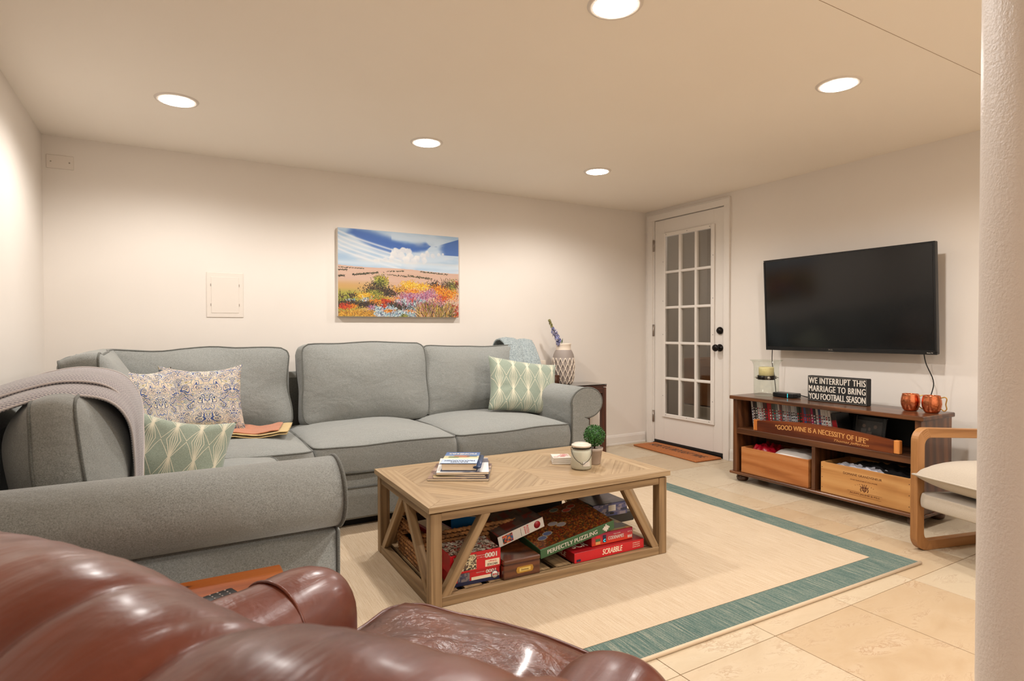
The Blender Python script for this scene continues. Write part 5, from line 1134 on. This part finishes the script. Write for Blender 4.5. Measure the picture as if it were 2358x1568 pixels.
def sc_f(s):
    def g_(u, v):
        x, y = 2*u-1, 2*v-1; k = max(0, 1-abs(x)**(4 if x < 0 else 2.6))**.5*max(0, 1-abs(y)**4)**.5; return (x*.315, y*.30, (.095 if s > 0 else -.065)*k)
    return g_
pm.grid(sc_f(1), 30, 30).grid(lambda u, v: sc_f(-1)(1-u, v), 30, 30); CU = T(.285, -.335, .345) @ RY(4)
o = MB().add(pm.v, pm.f, CU, None, True).obj('seat_cushion', 'cream', ac)
MB().tube([(sx_, sy_, 0) for sx_, sy_ in [(-.315+.63*k/20, -.30) for k in range(20)]+[(.315, -.30+.6*k/20) for k in range(20)]+[(.315-.63*k/20, .30) for k in range(20)]+[(-.315, .30-.6*k/20) for k in range(20)]], .004, 6, True, CU).obj('piping', 'cream', o)
f = cushion(.05, .29, .25, .0, .0, .02, .03, .05, .002, 5); MB().bm(cush_bm(f, 12), T(.66, -.338, .60) @ RY(14), 0, True, False).obj('back_cushion', 'cream', ac)

# ------------------------------------------------------------ brown leather armchair in the foreground. local x: to its right, y: facing, z up
LM = Matrix(((.494, .8695, 0, -3.45), (-.8695, .494, 0, -3.256), (0, 0, 1, 0), (0, 0, 0, 1)))
lc = thing('leather_armchair', 'worn brown leather armchair seen from behind in the foreground', 'armchair', M=LM)
def xm(X, Y, Z):
    if Y < .12: 
        k = min(1, max(0, (.12-Y)/.06)); lim = .285*(1-k)+.212*k; X = max(-lim, min(lim, X))
    return X, Y, Z
f = cushion(.285, .34, .075, .035, .0, .01, .03, .07, .010, 2, xmap=xm, fr=7)
CMx = T(0, -.125, .372); o = MB().bm(cush_bm(f, 26), CMx, 0, True, False).obj('seat_cushion', 'leatherseat', lc); MB().tube(piping(f, 1, 40), .0055, 6, True, CMx).obj('piping', 'leather', o); MB().tube(piping(f, -1, 40), .0055, 6, True, CMx).obj('piping', 'leather', o)
MB().span((-.35, -.55, .10), (.35, .17, .295), .02).obj('seat_base', 'leather', lc)
for s_ in (-1, 1):
    def af(p, s_=s_):
        x, y, z = p; L_ = .33; X = x*.092; Y = y*L_; Z = z*.26
        rr = .088; ix = max(-.092+rr, min(.092-rr, X)); iy = max(-L_+rr, min(L_-rr, Y)); iz = max(-.26, min(.26-rr, Z)); d = Vector((X-ix, Y-iy, Z-iz if Z > iz else 0))
        if d.length > rr: d = d.normalized()*rr
        X, Y, Z = ix+d.x, iy+d.y, (iz+d.z if Z > iz else Z)
        if Z < .10: X *= 1-.22*min(1, (.10-Z)/.08)
        v = Vector((X*9, Y*9+s_*4, Z*9)); X += .004*noise.noise(v); Z += .005*noise.noise(v*1.3)
        return Vector((X, Y, Z))
    MA = T(s_*.296, -.30, .342); o = MB().bm(cush_bm(af, 22), MA, 0, True, False).obj('arm', 'leather', lc)
    ring = []
    for k in range(25):
        a = PI*k/24; ring.append((-.0905*math.cos(a), .17, .172+.0905*math.sin(a)))
    MB().tube([(-.085, .17, .05)]+ring+[(.085, .17, .05)], .003, 6, False, MA).obj('seam_piping', 'leather', o)
# tufted roll back
BW = .56
def bsec(u, v):
    # v around the section from the front bottom over the top to the rear bottom
    X = (2*u-1)*BW; 
    cr_ = [-.62, -.47, -.32, -.15, .13, .235, .43, .60]; ci_ = max(i for i in range(len(cr_)-1) if cr_[i] <= X+1e-9); lob = abs(math.sin(PI*(X-cr_[ci_])/(cr_[ci_+1]-cr_[ci_])))**.42
    edge = max(0, abs(X)-.44)/.12; topz = float(np.interp(X, [-.56, -.5, -.1, .03, .1, .17, .235, .29, .38, .45, .52, .56], [.78, .84, .860, .867, .869, .862, .860, .873, .886, .890, .880, .80])); rad = (.102+.006*lob)*(1-.25*edge*edge)
    wrap = .05*edge**2
    if v < .30: t_ = v/.30; y = .095-.02*(1-t_); z = .40+(topz-rad-.40)*t_
    elif v < .70: a = PI*(v-.30)/.40; y = rad*math.cos(a); z = topz-rad+rad*math.sin(a); 
    else: t_ = (v-.70)/.30; y = -rad+.02*t_*0-(-.03)*t_; z = topz-rad-(topz-rad-.12)*t_
    q = Vector((X*8, y*8, z*8)); dd = .007*noise.noise(q*.7)+.0025*noise.noise(Vector((X*46, v*7, 1.)))*(1.2-lob*.6)
    cre = (1-lob)*.013*max(0., min(1., (v-.38)/.14))*(1 if v > .12 else v/.12); yy_ = y*(1-cre*3) ; zz_ = z-(cre if .25 < v < .75 else 0)
    return (X, -.60+yy_+wrap+dd, zz_+dd*.6)
MB().grid(bsec, 220, 80).obj('back', 'leather', lc)
for s_ in (-1, 1):
    pts = [bsec(0 if s_ < 0 else 1, k/80) for k in range(81)]; c_ = Vector((s_*BW, -.60, .5)); mb = MB().add(pts+[tuple(c_)], [(k, k+1, 81) if s_ > 0 else (k+1, k, 81) for k in range(80)]+[(80, 0, 81)]); mb.obj('back_side', 'leather', lc)
for sx_ in (-.31, .31):
    for sy_ in (-.6, .12): MB().lathe([(.016, 0), (.026, .05), (.028, .10)], 20, T(sx_, sy_, 0)).obj('leg', 'darkwood', lc)

# ------------------------------------------------------------ small pine table with remotes between the sofa arm and the leather chair
et = thing('pine_end_table', 'small orange knotty pine table between the sofa arm and the leather chair', 'side table', (-3.865, -2.792, 0))
for k in range(2): MB().box(.466, .139, .022, T(0, -.0705+.141*k, .470), .003, 0).obj('top_board', 'orangepine', et)
for sx_ in (-1, 1):
    for sy_ in (-1, 1): MB().box(.036, .036, .459, T(sx_*.205, sy_*.112, .2295), .002, 2).obj('leg', 'orangepine', et)
for sy_ in (-1, 1): MB().box(.38, .018, .06, T(0, sy_*.112, .428), .001, 0).obj('apron', 'orangepine', et)
def remote(label, x, y, rz, L_, W2, m, nb):
    t = thing('remote_control', label, 'remote control', (x, y, .4815), rz, 'remote controls on the pine table'); MB().box(L_, W2, .016, T(0, 0, .008), .007, seg=3, smooth=True).obj('body', m, t)
    mb = MB()
    for i in range(nb):
        for j in (-1, 0, 1): mb.lathe([(.0022, 0), (.002, .001), (0, .001)], 10, T(-L_*.38+i*L_*.76/(nb-1), j*.011, .016))
    mb.obj('buttons', 'vasegrey', t)
remote('black remote control with pale buttons on the pine table', -3.815, -2.818, 20, .16, .042, 'black', 9); remote('small grey remote control nearer the leather chair arm', -3.775, -2.862, 25, .11, .038, 'vasedark', 5)
bpy.context.view_layer.update()
